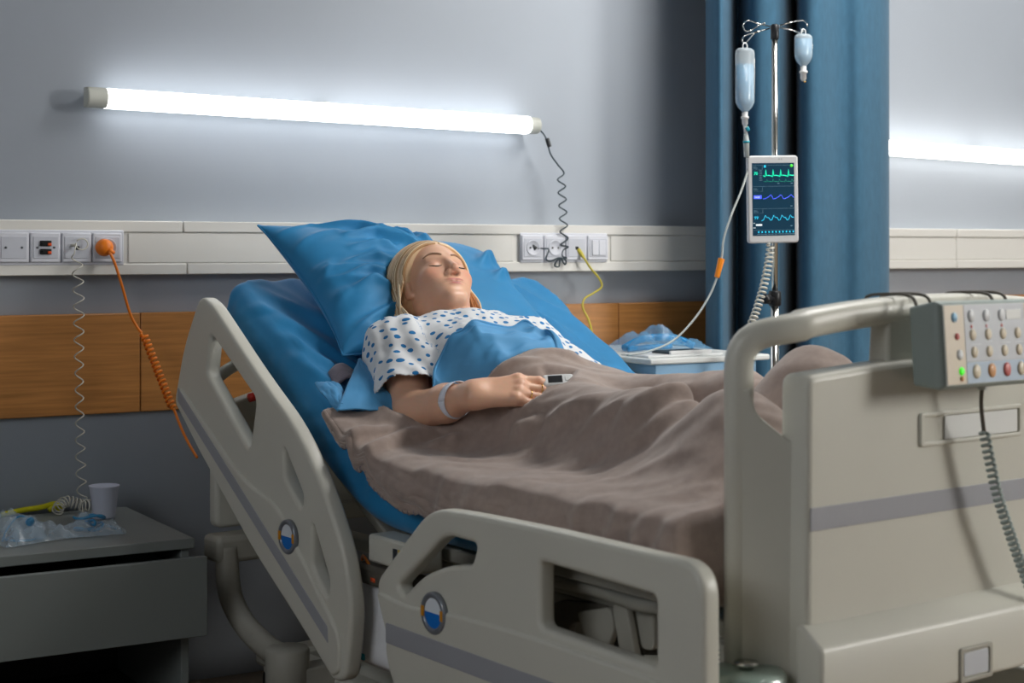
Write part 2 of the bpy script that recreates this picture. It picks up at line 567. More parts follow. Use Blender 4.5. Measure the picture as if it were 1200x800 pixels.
# ------------------------------------------------------------------ socket strips
def module(parent, x, kind):
    """one 66 mm frame with its insert, face towards -y, centred at x"""
    f = MB().box(x - .0345, x + .0345, -.007, 0, -.0345, .0345).build('module_frame', 'socket_plastic', parent, bevel=.003)
    def c(n, m, x0, x1, z0, z1, d=.0095, bev=.0015):
        return MB().box(x + x0, x + x1, -d, -.006, z0, z1).build(n, m, f, bevel=bev)
    c('module_insert', 'socket_inset', -.029, .029, -.0255, .0255, .0085)
    def screw(dx, dz, r=.0028):
        MB().lathe([(r, 0), (r, .002)], 10, Matrix.Translation((x + dx, -.0082, dz)) @ Matrix.Rotation(R(90), 4, 'X')).build('screw', 'print_ink', f)
    if kind == 'blank':
        screw(-.018, 0); screw(.018, 0)
    elif kind == 'terminal':
        screw(-.019, 0); screw(.019, 0)
        for dz in (.0095, -.0095):
            c('terminal_block', 'switch_black', -.0135, .0125, dz - .0065, dz + .0065, .013)
            c('terminal_clip', 'switch_orange', .003, .012, dz - .0055, dz + .001, .015)
            MB().lathe([(.0022, 0), (.0022, .002)], 8, Matrix.Translation((x - .008, -.0135, dz + .001)) @ Matrix.Rotation(R(90), 4, 'X')).build('terminal_hole', 'dark_hole', f)
    elif kind == 'port':
        c('port_opening', 'dark_hole', -.006, .006, -.006, .004, .009)
    elif kind == 'round':
        MB().lathe([(.0, .001), (.019, .001), (.0205, .003), (.0215, .0)], 24, Matrix.Translation((x, -.0082, 0)) @ Matrix.Rotation(R(90), 4, 'X')).build('socket_ring', 'socket_plastic', f)
        for dx in (-.0095, .0095):
            MB().lathe([(.0026, 0), (.0026, .0015)], 10, Matrix.Translation((x + dx, -.0095, 0)) @ Matrix.Rotation(R(90), 4, 'X')).build('socket_hole', 'dark_hole', f)
    elif kind == 'rocker':
        c('rocker_switch', 'socket_plastic', -.022, -.0005, -.021, .021, .012); c('rocker_switch', 'socket_plastic', .0005, .022, -.021, .021, .0115)
    return f
sl = tag(empty('socket_panel', (0, -.0515, 1.068)), 'white wall socket strip with orange plug and loudspeaker terminals', 'socket')
bx('backplate', 'socket_plastic', sl, .31, 1.128, -.0055, 0, -.041, .041, bevel=.002)
for k, kd in enumerate(('round', 'terminal', 'blank', 'round', 'terminal')[:0] or ('round', 'port', 'terminal', 'blank', 'blank', 'round')):
    module(sl, 1.087 - .0722 * k, kd)
for o in sl.children:
    if o.name.startswith('module_frame'):
        o.location.y = -.0055
sr = tag(empty('socket_panel', (0, -.0515, 1.069)), 'white wall socket strip with dark plug and yellow plug behind the pillow', 'socket')
bx('backplate', 'socket_plastic', sr, 2.228, 2.515, -.0055, 0, -.041, .041, bevel=.002)
for k, kd in enumerate(('round', 'round', 'port', 'rocker')):
    module(sr, 2.264 + .0717 * k, kd).location.y = -.0055

# ------------------------------------------------------------------ wall lamps
def wall_lamp(x0, z0, x1, z1, glow, label):
    e = tag(empty('wall_lamp', (x0, 0, z0)), label, 'lamp', None)
    L = math.hypot(x1 - x0, z1 - z0); ang = math.atan2(z1 - z0, x1 - x0)
    Mx = Matrix.Rotation(-ang, 4, 'Y')
    def half(xa, xb, r, yc, n=14, full=False):
        m = MB()
        prof = [(yc, r)] if False else []
        ring = []
        ring.append((-.040, r))
        for k in range(n + 1):
            a = math.pi / 2 - math.pi * k / n
            ring.append((yc - r * math.cos(a), r * math.sin(a)))
        ring.append((-.040, -r))
        vs_ = [Mx @ Vector((x, p[0], p[1])) for x in (xa, xb) for p in ring]
        k = len(ring)
        fs_ = [(i, (i + 1) % k, k + (i + 1) % k, k + i) for i in range(k)] + [tuple(reversed(range(k))), tuple(range(k, 2 * k))]
        return m.add(vs_, fs_)
    half(.055, L - .035, .0235, -.058).build('diffuser', glow, e, autosmooth=50)
    half(.006, .056, .0242, -.058).build('end_cap', 'lamp_end', e, autosmooth=40, bevel=.004)
    half(L - .036, L, .0225, -.054).build('end_cap', 'lamp_end', e, autosmooth=40, bevel=.004)
    m = MB(); m.box(.02, L - .01, -.041, 0, -.013, .013, Mx); m.build('housing', 'lamp_end', e, bevel=.003)
    for t in (.5,):
        m = MB(); m.box(L * t - .008, L * t + .008, -.05, 0, .02, .028, Mx); m.build('bracket', 'lamp_end', e, bevel=.002)
    return e
wall_lamp(1.03, 1.4215, 2.287, 1.4045, 'lamp_glow', 'long lit tube lamp on the wall above the pillow')
wall_lamp(3.42, 1.392, 4.68, 1.366, 'lamp_glow_far', 'long lit tube lamp on the wall beyond the curtain')

# ------------------------------------------------------------------ cables on the wall
def cable(name, material, label, path, r=.0022, n=6, cat='cable'):
    o = MB().tube(path, r, n).build(name, material)
    return tag(o, label, cat)
yc = -.065
# lamp cord: straight, inline switch, wavy run, knot, plug
lc = tag(empty('lamp_cord', wp(632, 150, y=-.05)), 'dark wavy lamp cord hanging from the lamp down to the socket', 'cable')
def relto(e, pts):
    b = Vector(e.location)
    return [tuple(Vector(p) - b) for p in pts]
cp = [wp(630, 150, y=-.05), wp(637, 157, y=-.055), wp(641, 165, y=yc), wp(645, 180, y=yc), wp(653, 192, y=yc), wp(661, 203, y=yc)]
ys = 203
k = 0
while ys < 282:
    ys += 7.6; k += 1
    cxp = 657.5 + (ys - 203) * .05
    cp.append(wp(cxp + (4.5 if k % 2 == 0 else -4.5), ys, y=yc - .004 * (k % 2)))
cp += [wp(666, 289, y=yc), wp(660, 293, y=yc), wp(659, 300, y=yc), wp(664, 302, y=yc), wp(654, 304, y=yc), wp(650, 311, y=yc), wp(655, 312, y=yc), wp(657, 303, y=yc), wp(662, 310, y=yc), wp(663, 305, y=yc),
       wp(655, 302, y=yc), wp(645, 306, y=yc), wp(640, 303, y=yc), wp(643, 293, y=yc), wp(640, 291, y=yc), wp(630, 291, y=yc)]
MB().tube(relto(lc, catmull(cp, 6)), .0021, 6).build('cord', 'cable_dark', lc)
MB().tube(relto(lc, [wp(641, 162, y=yc), wp(644, 172, y=yc)]), .0062, 10).build('inline_switch', 'black_plastic', lc, bevel=.001)
MB().tube(relto(lc, [wp(623, 286.5, y=-.06), wp(628, 292, y=-.066)]), .006, 10).build('plug', 'black_plastic', lc, bevel=.001)
# yellow cable
yb = tag(empty('yellow_cable', wp(679, 295, y=-.06)), 'yellow cable plugged into the wall socket behind the bed', 'cable')
cp = [wp(679, 295, y=-.065), wp(685, 303, y=-.08), wp(692, 314, y=-.08), wp(702, 326, y=-.075), wp(705, 336, y=-.075), wp(696, 343, y=-.07), wp(685, 350, y=-.07), wp(683, 360, y=-.08), wp(689, 373, y=-.1), wp(693, 386, y=-.13), wp(694, 400, y=-.2)]
MB().tube(relto(yb, catmull(cp, 6)), .003, 8).build('cord', 'cable_yellow', yb)
MB().tube(relto(yb, [wp(677, 292.5, y=-.061), wp(681, 297, y=-.068), wp(685, 303, y=-.079)]), [.0075, .006, .0035], 10).build('plug', 'cable_yellow', yb)
# orange coiled cable
oc = tag(empty('orange_cable', wp(122, 290, y=-.066)), 'orange coiled power cable running from the socket to the bed', 'cable')
MB().lathe([(.0, .024), (.009, .0235), (.016, .019), (.0198, .010), (.0205, .0), (.0205, -.004)], 24, Matrix.Rotation(R(90), 4, 'X')).build('plug', 'cable_orange', oc)
MB().lathe([(.0045, .0), (.0062, .006), (.004, .016)], 12, Matrix.Translation(relto(oc, [wp(127, 293, y=-.088)])[0]) @ Matrix.Rotation(R(115), 4, 'Y')).build('strain_relief', 'cable_orange', oc)
o1 = catmull([wp(127, 293, y=-.088), wp(134, 307, y=-.095), wp(143, 335, y=-.1), wp(152, 366, y=-.1), wp(160, 382, y=-.105), wp(166, 390, y=-.11)], 6)
MB().tube(relto(oc, o1), .0034, 8).build('cord', 'cable_orange', oc)
o2 = coil(catmull([wp(168, 391, y=-.115), wp(184, 432, y=-.15), wp(202, 478, y=-.2)], 6), .0074, 17, 12)
o2 = o2 + catmull([wp(204, 480, y=-.2), wp(213, 503, y=-.23), wp(222, 521, y=-.26), wp(231, 536, y=-.3)], 5)
MB().tube(relto(oc, o2), .0033, 7).build('coiled_cord', 'cable_orange', oc)
# white stretched coil down to the cabinet
wc = tag(empty('coiled_tube', wp(86, 288, y=-.066)), 'thin white coiled line stretched from the socket to the cabinet', 'cable')
ring = [wp(96 + 7 * math.cos(a), 286 + 6.5 * math.sin(a), y=-.075 - .004 * k / 20) for k, a in enumerate(np.linspace(-2.6, 3.4, 24))]
cpath = catmull([wp(90, 298, y=-.08), wp(92, 345, y=-.09), wp(92.5, 420, y=-.1), wp(93.5, 500, y=-.12), wp(95, 560, y=-.15), wp(98, 600, y=-.18)], 6)
hel = coil(cpath, .0125, 15.5, 16, rad_fn=lambda t: .9 - .15 * t + .1 * math.sin(9 * t))
MB().tube(relto(wc, ring + hel), .0016, 6).build('coiled_line', 'cable_white', wc)
MB().tube(relto(wc, [wp(82, 287.5, y=-.06), wp(89, 287, y=-.075)]), .0035, 8).build('connector', 'cable_white', wc)

# ------------------------------------------------------------------ curtain
crt = tag(empty('privacy_curtain', (3.0, -.27, 0)), 'dark blue privacy curtain hanging in folds behind the drip stand', 'curtain')
cpts = [(827, -.20), (834, -.27), (846, -.32), (856, -.22), (864, -.13), (874, -.22), (884, -.30), (905, -.33), (922, -.28), (929, -.16), (932, -.10), (934, -.24), (940, -.36), (958, -.405), (985, -.375), (1006, -.40), (1026, -.385), (1040, -.345), (1042, -.27), (1036, -.19)]
plan = catmull([wp(p, 200, y=yy)[:2] for p, yy in cpts], 7)
plan = np.array(plan)
zz = np.linspace(.04, 2.68, 46)
G = np.zeros((len(zz), len(plan), 3))
tt = np.arange(len(plan))
for i, z in enumerate(zz):
    wob = .012 * vnoise(tt * .11, np.full(len(plan), z * .6), 1.0, 3) * (1.2 - z / 2.68)
    G[i, :, 0] = plan[:, 0] - 3.0 + .4 * wob
    G[i, :, 1] = plan[:, 1] + .27 + wob
    G[i, :, 2] = z
MB().grid(G).build('curtain_cloth', 'curtain', crt, solid=.004)
trk = MB(); trk.tube([(-.6, 0, 2.71), (.9, 0, 2.71)], .014, 8); trk.build('curtain_track', 'chrome', crt)
for k in range(9):
    q = plan[int(k * (len(plan) - 1) / 8)]
    ring = [(q[0] - 3.0 + .0, (q[1] + .27) * .2 + .018 * math.cos(a), 2.705 + .02 * math.sin(a)) for a in np.linspace(0, 2 * math.pi, 13)]
    MB().tube(ring, .002, 5, cap=False).build('curtain_ring', 'chrome', crt)
MB().box(-.03, .03, -.03, .03, 2.72, 2.75).build('track_mount', 'chrome', crt)

# ------------------------------------------------------------------ bedside cabinet with open drawer
cb = tag(empty('bedside_cabinet', (.865, -.26, 0)), 'white bedside cabinet with its drawer slightly pulled out', 'cabinet')
def cbx(n, m, x0, x1, y0, y1, z0, z1, parent=None, bevel=.002):
    return bx(n, m, parent or cb, x0 - .865, x1 - .865, y0 + .26, y1 + .26, z0, z1, bevel=bevel)
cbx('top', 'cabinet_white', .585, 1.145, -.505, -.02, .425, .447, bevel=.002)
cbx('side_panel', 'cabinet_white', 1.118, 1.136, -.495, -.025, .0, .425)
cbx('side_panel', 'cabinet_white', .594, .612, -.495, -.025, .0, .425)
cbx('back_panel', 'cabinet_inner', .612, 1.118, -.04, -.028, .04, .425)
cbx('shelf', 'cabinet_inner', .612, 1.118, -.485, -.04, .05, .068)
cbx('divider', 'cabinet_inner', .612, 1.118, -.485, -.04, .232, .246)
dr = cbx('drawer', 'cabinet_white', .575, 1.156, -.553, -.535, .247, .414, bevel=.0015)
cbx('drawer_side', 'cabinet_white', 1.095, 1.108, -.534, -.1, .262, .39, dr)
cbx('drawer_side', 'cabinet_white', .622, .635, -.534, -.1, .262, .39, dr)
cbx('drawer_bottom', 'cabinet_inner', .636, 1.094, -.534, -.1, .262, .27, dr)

ZT = .447
# drinking cup
q = wp(122, 607, z=ZT)
cu_ = tag(empty('plastic_cup', q), 'white disposable plastic cup on the bedside cabinet', 'cup')
MB().lathe([(.0, .002), (.0225, .002), (.0245, 0), (.0255, .006), (.033, .070), (.0345, .072), (.035, .074), (.0343, .0755), (.0325, .0735), (.0245, .006), (.0, .005)], 32).build('cup_wall', 'cup_plastic', cu_)
MB().tube([(.034 * math.cos(a), .034 * math.sin(a), .0745) for a in np.linspace(0, 2 * math.pi, 33)], .0012, 6, cap=False).build('cup_rim', 'cup_plastic', cu_)
# crumpled wrapped oxygen masks
def crumple(name, material, c, rx, ry, h, seed, rot=0.0, n=36, parent=None, sharp=1.0):
    """a crumpled film bag standing off the table"""
    u_ = np.linspace(-1, 1, n)
    X, Y = np.meshgrid(u_, u_, indexing='ij')
    rr = np.sqrt(X ** 2 + Y ** 2)
    base = np.clip(1 - np.maximum(np.abs(X), np.abs(Y)) ** 2.2, 0, 1)
    nz = np.abs(vnoise(X, Y, 1.6, seed)) * 1.5 + .5 * np.abs(vnoise(X, Y, 4.0, seed + 1))
    Z = h * base * (.35 + nz * sharp) + .002
    x = X * rx * (1 + .12 * vnoise(X, Y, 1.3, seed + 2)); y = Y * ry * (1 + .12 * vnoise(X, Y, 1.3, seed + 3))
    ca, sa = math.cos(rot), math.sin(rot)
    P = np.stack([x * ca - y * sa + c[0], x * sa + y * ca + c[1], Z + c[2]], -1)
    return MB().grid(P).build(name, material, parent, autosmooth=28)
q = wp(30, 632, z=ZT)
mk = tag(empty('oxygen_mask', q), 'blue tinted oxygen mask in a crumpled clear bag on the bedside cabinet', 'mask')
crumple('clear_bag', 'clear_wrap', (0, 0, .001), .085, .07, .05, 4, .3, parent=mk)
# mask cup: a nose shaped dome
n1, n2 = 20, 14
Pm = np.zeros((n2, n1, 3))
for i in range(n2):
    t = i / (n2 - 1)
    for j in range(n1):
        a = 2 * math.pi * j / (n1 - 1)
        r_ = (1 - t ** 2.2) * (1 + .25 * math.cos(a)) * .038 + .003
        Pm[i, j] = (r_ * math.cos(a) + .012 * t - .01, r_ * .8 * math.sin(a), .004 + .046 * t)
MB().grid(Pm).build('mask_cup', 'clear_wrap', mk, solid=.0015)
MB().tube([tuple(Pm[0, j]) for j in range(n1)], .0028, 6, cap=False).build('mask_rim', 'mask_blue', mk)
MB().tube(catmull([(-.055, -.03, .006), (-.04, -.01, .028), (-.012, .004, .05), (.02, .01, .034), (.03, .03, .012)], 6), .0022, 6).build('strap', 'mask_blue', mk)
MB().lathe([(.009, 0), (.009, .008), (.006, .010), (.006, .02)], 14, Matrix.Translation((.005, -.012, .036)) @ Matrix.Rotation(R(60), 4, 'X')).build('connector', 'mask_blue', mk)
q = wp(108, 625, z=ZT)
bg2 = tag(empty('tubing_bag', q), 'crumpled clear bag of blue tubing in front of the cup', 'bag')
crumple('clear_bag', 'clear_wrap', (0, 0, .001), .066, .05, .03, 9, -.1, parent=bg2)
tb = [(.052 * math.cos(a) * (1 - .02 * k), .024 * math.sin(a), .006 + .0004 * k + .004 * math.sin(2.3 * a)) for k, a in enumerate(np.linspace(0, 6 * math.pi, 90))]
MB().tube(tb, .003, 6).build('tubing', 'mask_blue', bg2)
q = wp(40, 603, z=ZT)
ys_ = tag(empty('yellow_strap', q), 'yellow plastic strap end lying behind the oxygen mask', 'strap')
MB().tube(catmull([(-.075, .0, .006), (-.03, .004, .012), (.015, .0, .016), (.042, -.003, .022), (.05, -.01, .02), (.03, -.014, .01)], 6), .0065, 8).build('strap_band', 'yellow_plastic', ys_)
MB().lathe([(.007, 0), (.010, .004), (.010, .014), (.006, .018)], 14, Matrix.Translation((.048, -.004, .012)) @ Matrix.Rotation(R(70), 4, 'Y')).build('strap_knob', 'yellow_plastic', ys_)
# spare loops of the coiled line on the cabinet
q = wp(80, 603, z=ZT)
hp = catmull([(.055, .01, .016), (.03, .005, .02), (.0, .01, .03), (-.02, .0, .022), (-.028, -.012, .014)], 6)
sp_ = MB().tube(coil(hp, .0125, 11, 14), .0017, 6).build('coil_heap', 'cable_white')
sp_.location = q
tag(sp_, 'loose coils of thin line heaped behind the crumpled bags', 'cable')

# ------------------------------------------------------------------ hospital bed
bed = tag(empty('hospital_bed', tuple(BED_O), BED_RZ), 'cream hospital bed with raised backrest and split side rails', 'bed')
RAILM = Matrix(((0, 0, 1, 0), (1, 0, 0, 0), (0, 1, 0, 0), (0, 0, 0, 1)))     # (v, z, out) -> bed
def rail_plate(name, material, parent, outline, holes=(), thick=.034, xc=-.028, edge=.009):
    return plate(name, material, parent, outline, holes, thick, edge, Matrix.Translation((xc, 0, 0)) @ RAILM)

def emblem(parent, v, z, r):
    M = Matrix.Translation((-.0505, v, z)) @ Matrix.Rotation(R(-90), 4, 'Y')
    ring = MB().lathe([(r * .72, -.004), (r * .72, .002), (r * .8, .0045), (r * .95, .0042), (r, .002), (r * 1.0, -.006)], 32, M).build('angle_indicator', 'emblem_ring', parent)
    n = 20
    for nm, mt, a0 in (('dial_upper', 'emblem_white', 0.0), ('dial_lower', 'emblem_blue', math.pi)):
        pts = [(0, 0)] + [(r * .73 * math.cos(a0 + math.pi * k / n), r * .73 * math.sin(a0 + math.pi * k / n)) for k in range(n + 1)]
        vs_ = [(-.0515, v + p[0], z + p[1]) for p in pts]
        MB().add(vs_, [(0, i, i + 1) for i in range(1, n + 1)]).build(nm, mt, ring, smooth=False)
    for s_ in (-1, 1):
        MB().box(-.0560, -.0525, v + s_ * r * .80 - .0038, v + s_ * r * .80 + .0038, z - .009, z + .009).build('dial_mark', 'emblem_amber', ring, bevel=.001)
    return ring

# foot section side rail
fr_out = round_poly([(.845, .462), (.772, .528), (.668, .620), (.56, .6255), (.34, .629), (-.006, .628), (-.009, .275), (.765, .265), (.800, .310), (.812, .352), (.806, .372)],
                    [.03, .05, .06, .05, .05, .05, .05, .06, .03, .012, .012], 8)
fr_h1 = round_poly([(.770, .468), (.622, .580), (.528, .5785), (.544, .541), (.612, .530), (.690, .500), (.748, .455)], [.012, .03, .015, .012, .06, .06, .012], 8)
fr_h2 = round_poly([(.360, .576), (.092, .569), (.092, .467), (.360, .474)], .012, 6)
sf = rail_plate('foot_side_rail', 'bed_plastic', bed, fr_out, [fr_h1, fr_h2])
rail_plate('rail_panel', 'bed_plastic', sf, round_poly([(.835, .452), (.74, .440), (.61, .452), (.38, .458), (.08, .452), (.006, .440), (.006, .288), (.755, .278), (.79, .315), (.802, .354), (.796, .372)], [.02, .1, .1, .1, .1, .03, .04, .05, .03, .01, .01], 8), thick=.012, xc=-.0445, edge=.0058)
rail_plate('stripe', 'bed_stripe', sf, round_poly([(.797, .400), (.1, .396), (.1, .360), (.797, .364)], .004, 3), thick=.003, xc=-.0503, edge=.0012)
emblem(sf, .646, .444, .036)
MB().tube([(-.02, .56, .3), (.08, .56, .36), (.12, .56, .42)], .012, 10).build('rail_arm', 'bed_metal', sf)
MB().tube([(-.02, .25, .3), (.08, .25, .36), (.12, .25, .42)], .012, 10).build('rail_arm', 'bed_metal', sf)
# head section side rail, tilted with the backrest
hr_out = round_poly([(1.560, .965), (1.505, .948), (1.288, .805), (1.133, .715), (1.020, .600), (.950, .495), (.925, .405), (.930, .345), (.948, .262), (.992, .250), (1.102, .322), (1.31, .445), (1.563, .624), (1.690, .722), (1.640, .852)],
                    [.03, .05, .08, .08, .08, .06, .06, .05, .02, .02, .05, .05, .03, .022, .05], 8)
hr_h1 = round_poly([(1.508, .884), (1.300, .758), (1.328, .652), (1.524, .795)], [.02, .02, .015, .02], 6)
hr_h2 = round_poly([(1.182, .672), (1.106, .585), (1.114, .560), (1.180, .612)], .01, 6)
hr_h3 = round_poly([(1.070, .540), (1.008, .440), (1.012, .402), (1.070, .455)], .012, 6)
sh = rail_plate('head_side_rail', 'bed_plastic', bed, hr_out, [hr_h1, hr_h2, hr_h3])
rail_plate('rail_panel', 'bed_plastic', sh, round_poly([(1.655, .762), (1.350, .590), (1.20, .555), (1.115, .475), (.962, .345), (.962, .275), (.99, .262), (1.102, .334), (1.31, .457), (1.56, .634), (1.668, .724)], [.02, .06, .05, .06, .03, .02, .01, .04, .04, .02, .015], 8), thick=.012, xc=-.0445, edge=.0058)
rail_plate('stripe', 'bed_stripe', sh, round_poly([(1.655, .758), (1.002, .353), (1.000, .322), (1.655, .728)], .003, 3), thick=.003, xc=-.0503, edge=.0012)
emblem(sh, 1.156, .500, .034)
MB().tube([(-.02, 1.2, .36), (.08, 1.2, .38), (.12, 1.2, .42)], .012, 10).build('rail_arm', 'bed_metal', sh)
# the two rails on the far side sit a little lower
MIR = Matrix.Translation((1.0, 0, 0)) @ Matrix.Scale(-1, 4, (1, 0, 0))
for src, dz in ((sf, -.20), (sh, -.115)):
    c = copy_tree(src, bed)
    def mirror(o, top):
        me = o.data.copy()
        me.transform(MIR); me.flip_normals()
        if dz:
            me.transform(Matrix.Translation((-.0, 0, dz)))
        o.data = me
        for ch in o.children:
            mirror(ch, False)
    mirror(c, True)

# footboard: centre panel between two wings that turn back towards the mattress
fb = empty('footboard'); fb.parent = bed
FM = Matrix(((1, 0, 0, 0), (0, 0, -1, 0), (0, 1, 0, 0), (0, 0, 0, 1)))       # (u, z, out) -> bed
def fplate(name, material, outline, holes=(), thick=.05, yc_=.02, edge=.012, parent=None):
    return plate(name, material, parent or fb, outline, holes, thick, edge, Matrix.Translation((0, yc_, 0)) @ FM)
ca, sa = math.cos(R(40)), math.sin(R(40))
wing_out = round_poly([(-.004, .41), (.096, .41), (.096, .86), (.075, .86), (.070, .825), (.022, .784), (-.004, .784)], [0, .02, .002, .002, .03, .02, 0], 8)
for s_ in (0, 1):
    Mw = Matrix(((-ca, 0, sa, .16 + sa * .022), (sa, 0, ca, ca * .022), (0, 1, 0, 0), (0, 0, 0, 1)))
    if s_:
        Mw = Matrix.Translation((1.0, 0, 0)) @ Matrix.Scale(-1, 4, (1, 0, 0)) @ Mw
    plate('footboard_wing', 'bed_plastic', fb, wing_out, (), .0515, .004, Mw, seg=4)
# one continuous hand rail: up the post, round the corner, along the top and down again
def sweep(name, material, parent, pts, nrm, ha, hb, n=20, p_=2.8):
    m = MB(); vs_, fs_ = [], []
    k_ = len(pts)
    for i in range(k_):
        t_ = (Vector(pts[min(k_ - 1, i + 1)]) - Vector(pts[max(0, i - 1)])).normalized()
        b_ = Vector(nrm[i]); b_ = (b_ - t_ * b_.dot(t_)).normalized(); a_ = t_.cross(b_)
        for k in range(n):
            th = 2 * math.pi * k / n
            c_, s_ = math.cos(th), math.sin(th)
            vs_.append(Vector(pts[i]) + a_ * (ha[i] * math.copysign(abs(c_) ** (2 / p_), c_)) + b_ * (hb * math.copysign(abs(s_) ** (2 / p_), s_)))
    for i in range(k_ - 1):
        for k in range(n):
            fs_.append((i * n + k, i * n + (k + 1) % n, (i + 1) * n + (k + 1) % n, (i + 1) * n + k))
    fs_ += [tuple(reversed(range(n))), tuple(range((k_ - 1) * n, k_ * n))]
    return m.add(vs_, fs_).build(name, material, parent)
half = []
for L_, z_ in round_poly([(.0905, .43), (.0905, .932), (0, .9495), (-.09, .960)], [0, .055, .0, 0], 10):
    if L_ >= 0:
        half.append(((.16 - ca * L_ + sa * .022, sa * L_ + ca * .022, z_), L_))
    else:
        pass
mid_ = [((u_, .022, .9495 + .0215 * (1 - ((u_ - .5) / .34) ** 2)), -1) for u_ in np.linspace(.185, .5, 12)]
hp1 = half[:-1] + [half[-1]] + mid_
hp1 = [(p, ((sa, ca, 0) if L_ > .012 else (.33, .94, 0) if L_ >= 0 else (0, 1, 0))) for p, L_ in hp1]
full = hp1 + [((1 - p[0], p[1], p[2]), (-n_[0], n_[1], 0)) for p, n_ in reversed(hp1[:-1])]
sweep('hand_rail', 'bed_plastic', fb, [p for p, _ in full], [n_ for _, n_ in full], [.0215] * len(full), .026)
pn = fplate('footboard_panel', 'bed_plastic', round_poly([(.146, .880), (.345, .8935), (.655, .8935), (.854, .880), (.858, .42), (.142, .42)], [.018, .05, .05, .018, .01, .01], 6), thick=.056, yc_=.004, edge=.010)
for u0, u1 in ((.352, .408), (.592, .648)):
    fplate('strut', 'bed_plastic', round_poly([(u0, .96), (u1, .96), (u1 + .012, .87), (u0 - .006, .87)], .004, 3), thick=.04, yc_=.02, edge=.008)
fplate('stripe', 'bed_stripe', round_poly([(.150, .690), (.850, .690), (.850, .6565), (.150, .6565)], .002, 2), thick=.002, yc_=-.0246, edge=.0006, parent=pn)
# label holder
ho = fplate('label_holder', 'bed_plastic', round_poly([(.392, .812), (.648, .812), (.648, .760), (.392, .760)], .006, 3), [round_poly([(.400, .805), (.640, .805), (.640, .767), (.400, .767)], .003, 3)], thick=.006, yc_=-.0255, edge=.002, parent=pn)
fplate('name_card', 'label_white', round_poly([(.452, .804), (.636, .804), (.636, .768), (.452, .768)], .002, 3), thick=.002, yc_=-.0262, edge=.0006, parent=ho)
# kick band with a small inset button
kb = MB()
sec = [(-.0235, .522), (-.058, .498), (-.062, .490), (-.062, .40), (-.01, .39), (-.01, .522)]
for ua, ub in ((.132, .868),):
    k_ = len(sec)
    vs_ = [(ua, a, b) for a, b in sec] + [(ub, a, b) for a, b in sec]
    kb.add(vs_, [(i, (i + 1) % k_, k_ + (i + 1) % k_, k_ + i) for i in range(k_)] + [tuple(reversed(range(k_))), tuple(range(k_, 2 * k_))])
kb_o = kb.build('kick_band', 'bed_plastic', fb, bevel=.006, seg=3)
fplate('button_frame', 'bed_metal', round_poly([(.440, .452), (.520, .452), (.520, .398), (.440, .398)], .005, 3), [round_poly([(.448, .445), (.512, .445), (.512, .405), (.448, .405)], .004, 3)], thick=.006, yc_=-.0625, edge=.0018, parent=kb_o)
fplate('button', 'panel_grey', round_poly([(.450, .443), (.510, .443), (.510, .407), (.450, .407)], .004, 3), thick=.004, yc_=-.0622, edge=.001, parent=kb_o)
for x_ in (.075, .925):
    MB().lathe([(.012, .46), (.052, .458), (.058, .452), (.058, .418), (.052, .412), (.012, .41)], 28, Matrix.Translation((x_, .03, 0))).build('bumper_roller', 'roller_green', fb)
    MB().lathe([(.011, .40), (.011, .464), (.018, .466), (.018, .470), (.0, .470)], 14, Matrix.Translation((x_, .03, 0))).build('roller_pin', 'chrome', fb)
MB().box(.02, .045, .10, .16, .43, .465).build('end_bracket', 'black_plastic', fb, bevel=.003)

# platform, frame, columns and wheels
def bb(n, m, x0, x1, y0, y1, z0, z1, parent=bed, M=None, bevel=.004):
    return MB().box(x0, x1, y0, y1, z0, z1, M).build(n, m, parent, bevel=bevel)
PIV = Matrix.Translation((0, 1.02, .50)) @ Matrix.Rotation(R(30), 4, 'X')
bb('foot_platform', 'bed_metal', .10, .84, .10, .56, .485, .512)
bb('thigh_platform', 'bed_metal', .10, .84, .57, 1.0, .485, .512)
bp_ = bb('back_platform', 'bed_metal', .10, .84, .0, .74, -.02, .0, M=PIV)
for k_ in range(4):
    bb('platform_rib', 'bed_metal_dark', .14, .80, .10 + .17 * k_, .14 + .17 * k_, -.035, -.02, parent=bp_, M=PIV)
for x_ in (.115, .80):
    bb('frame_beam', 'bed_metal', x_, x_ + .035, .06, 1.66, .452, .480)
for y_ in (.08, .58, 1.02, 1.62):
    bb('cross_beam', 'bed_metal', .12, .82, y_, y_ + .04, .43, .47)
for x_ in (.17, .77):
    bb('lift_arm', 'bed_metal_dark', x_, x_ + .025, 0, .46, -.02, .02, M=Matrix.Translation((0, .08, .43)) @ Matrix.Rotation(R(-30), 4, 'X'))
    bb('lift_arm', 'bed_metal', x_ + .03, x_ + .055, 0, .40, -.02, .02, M=Matrix.Translation((0, .42, .20)) @ Matrix.Rotation(R(40), 4, 'X'))
# lift linkage seen through the foot rail
def link(name, material, px, x_, th=.014, rad=.012):
    pts = [bp(a_, b_, x=x_)[1:] for a_, b_ in px]
    return plate(name, material, bed, round_poly([(float(a_), float(b_)) for a_, b_ in pts], rad, 4), [], th, .003, Matrix.Translation((x_, 0, 0)) @ RAILM)
link('lever', 'bed_metal_dark', [(648, 708), (660, 702), (716, 708), (716, 722), (672, 730), (668, 752), (655, 740)], .105)
link('bracket', 'bed_metal', [(679, 716), (718, 711), (724, 735), (713, 765), (722, 790), (703, 790)], .085)
link('strut', 'bed_metal', [(720, 706), (737, 706), (752, 790), (734, 790)], .080)
link('bracket', 'bed_metal', [(737, 703), (770, 706), (770, 762), (755, 760)], .100)
link('lever', 'bed_metal_dark', [(640, 760), (700, 770), (706, 800), (640, 800)], .12)
MB().tube([bp(640, 676, x=.075), bp(700, 690, x=.075), bp(745, 706, x=.075), bp(775, 710, x=.075)], .013, 12).build('linkage_bar', 'bed_metal', bed)
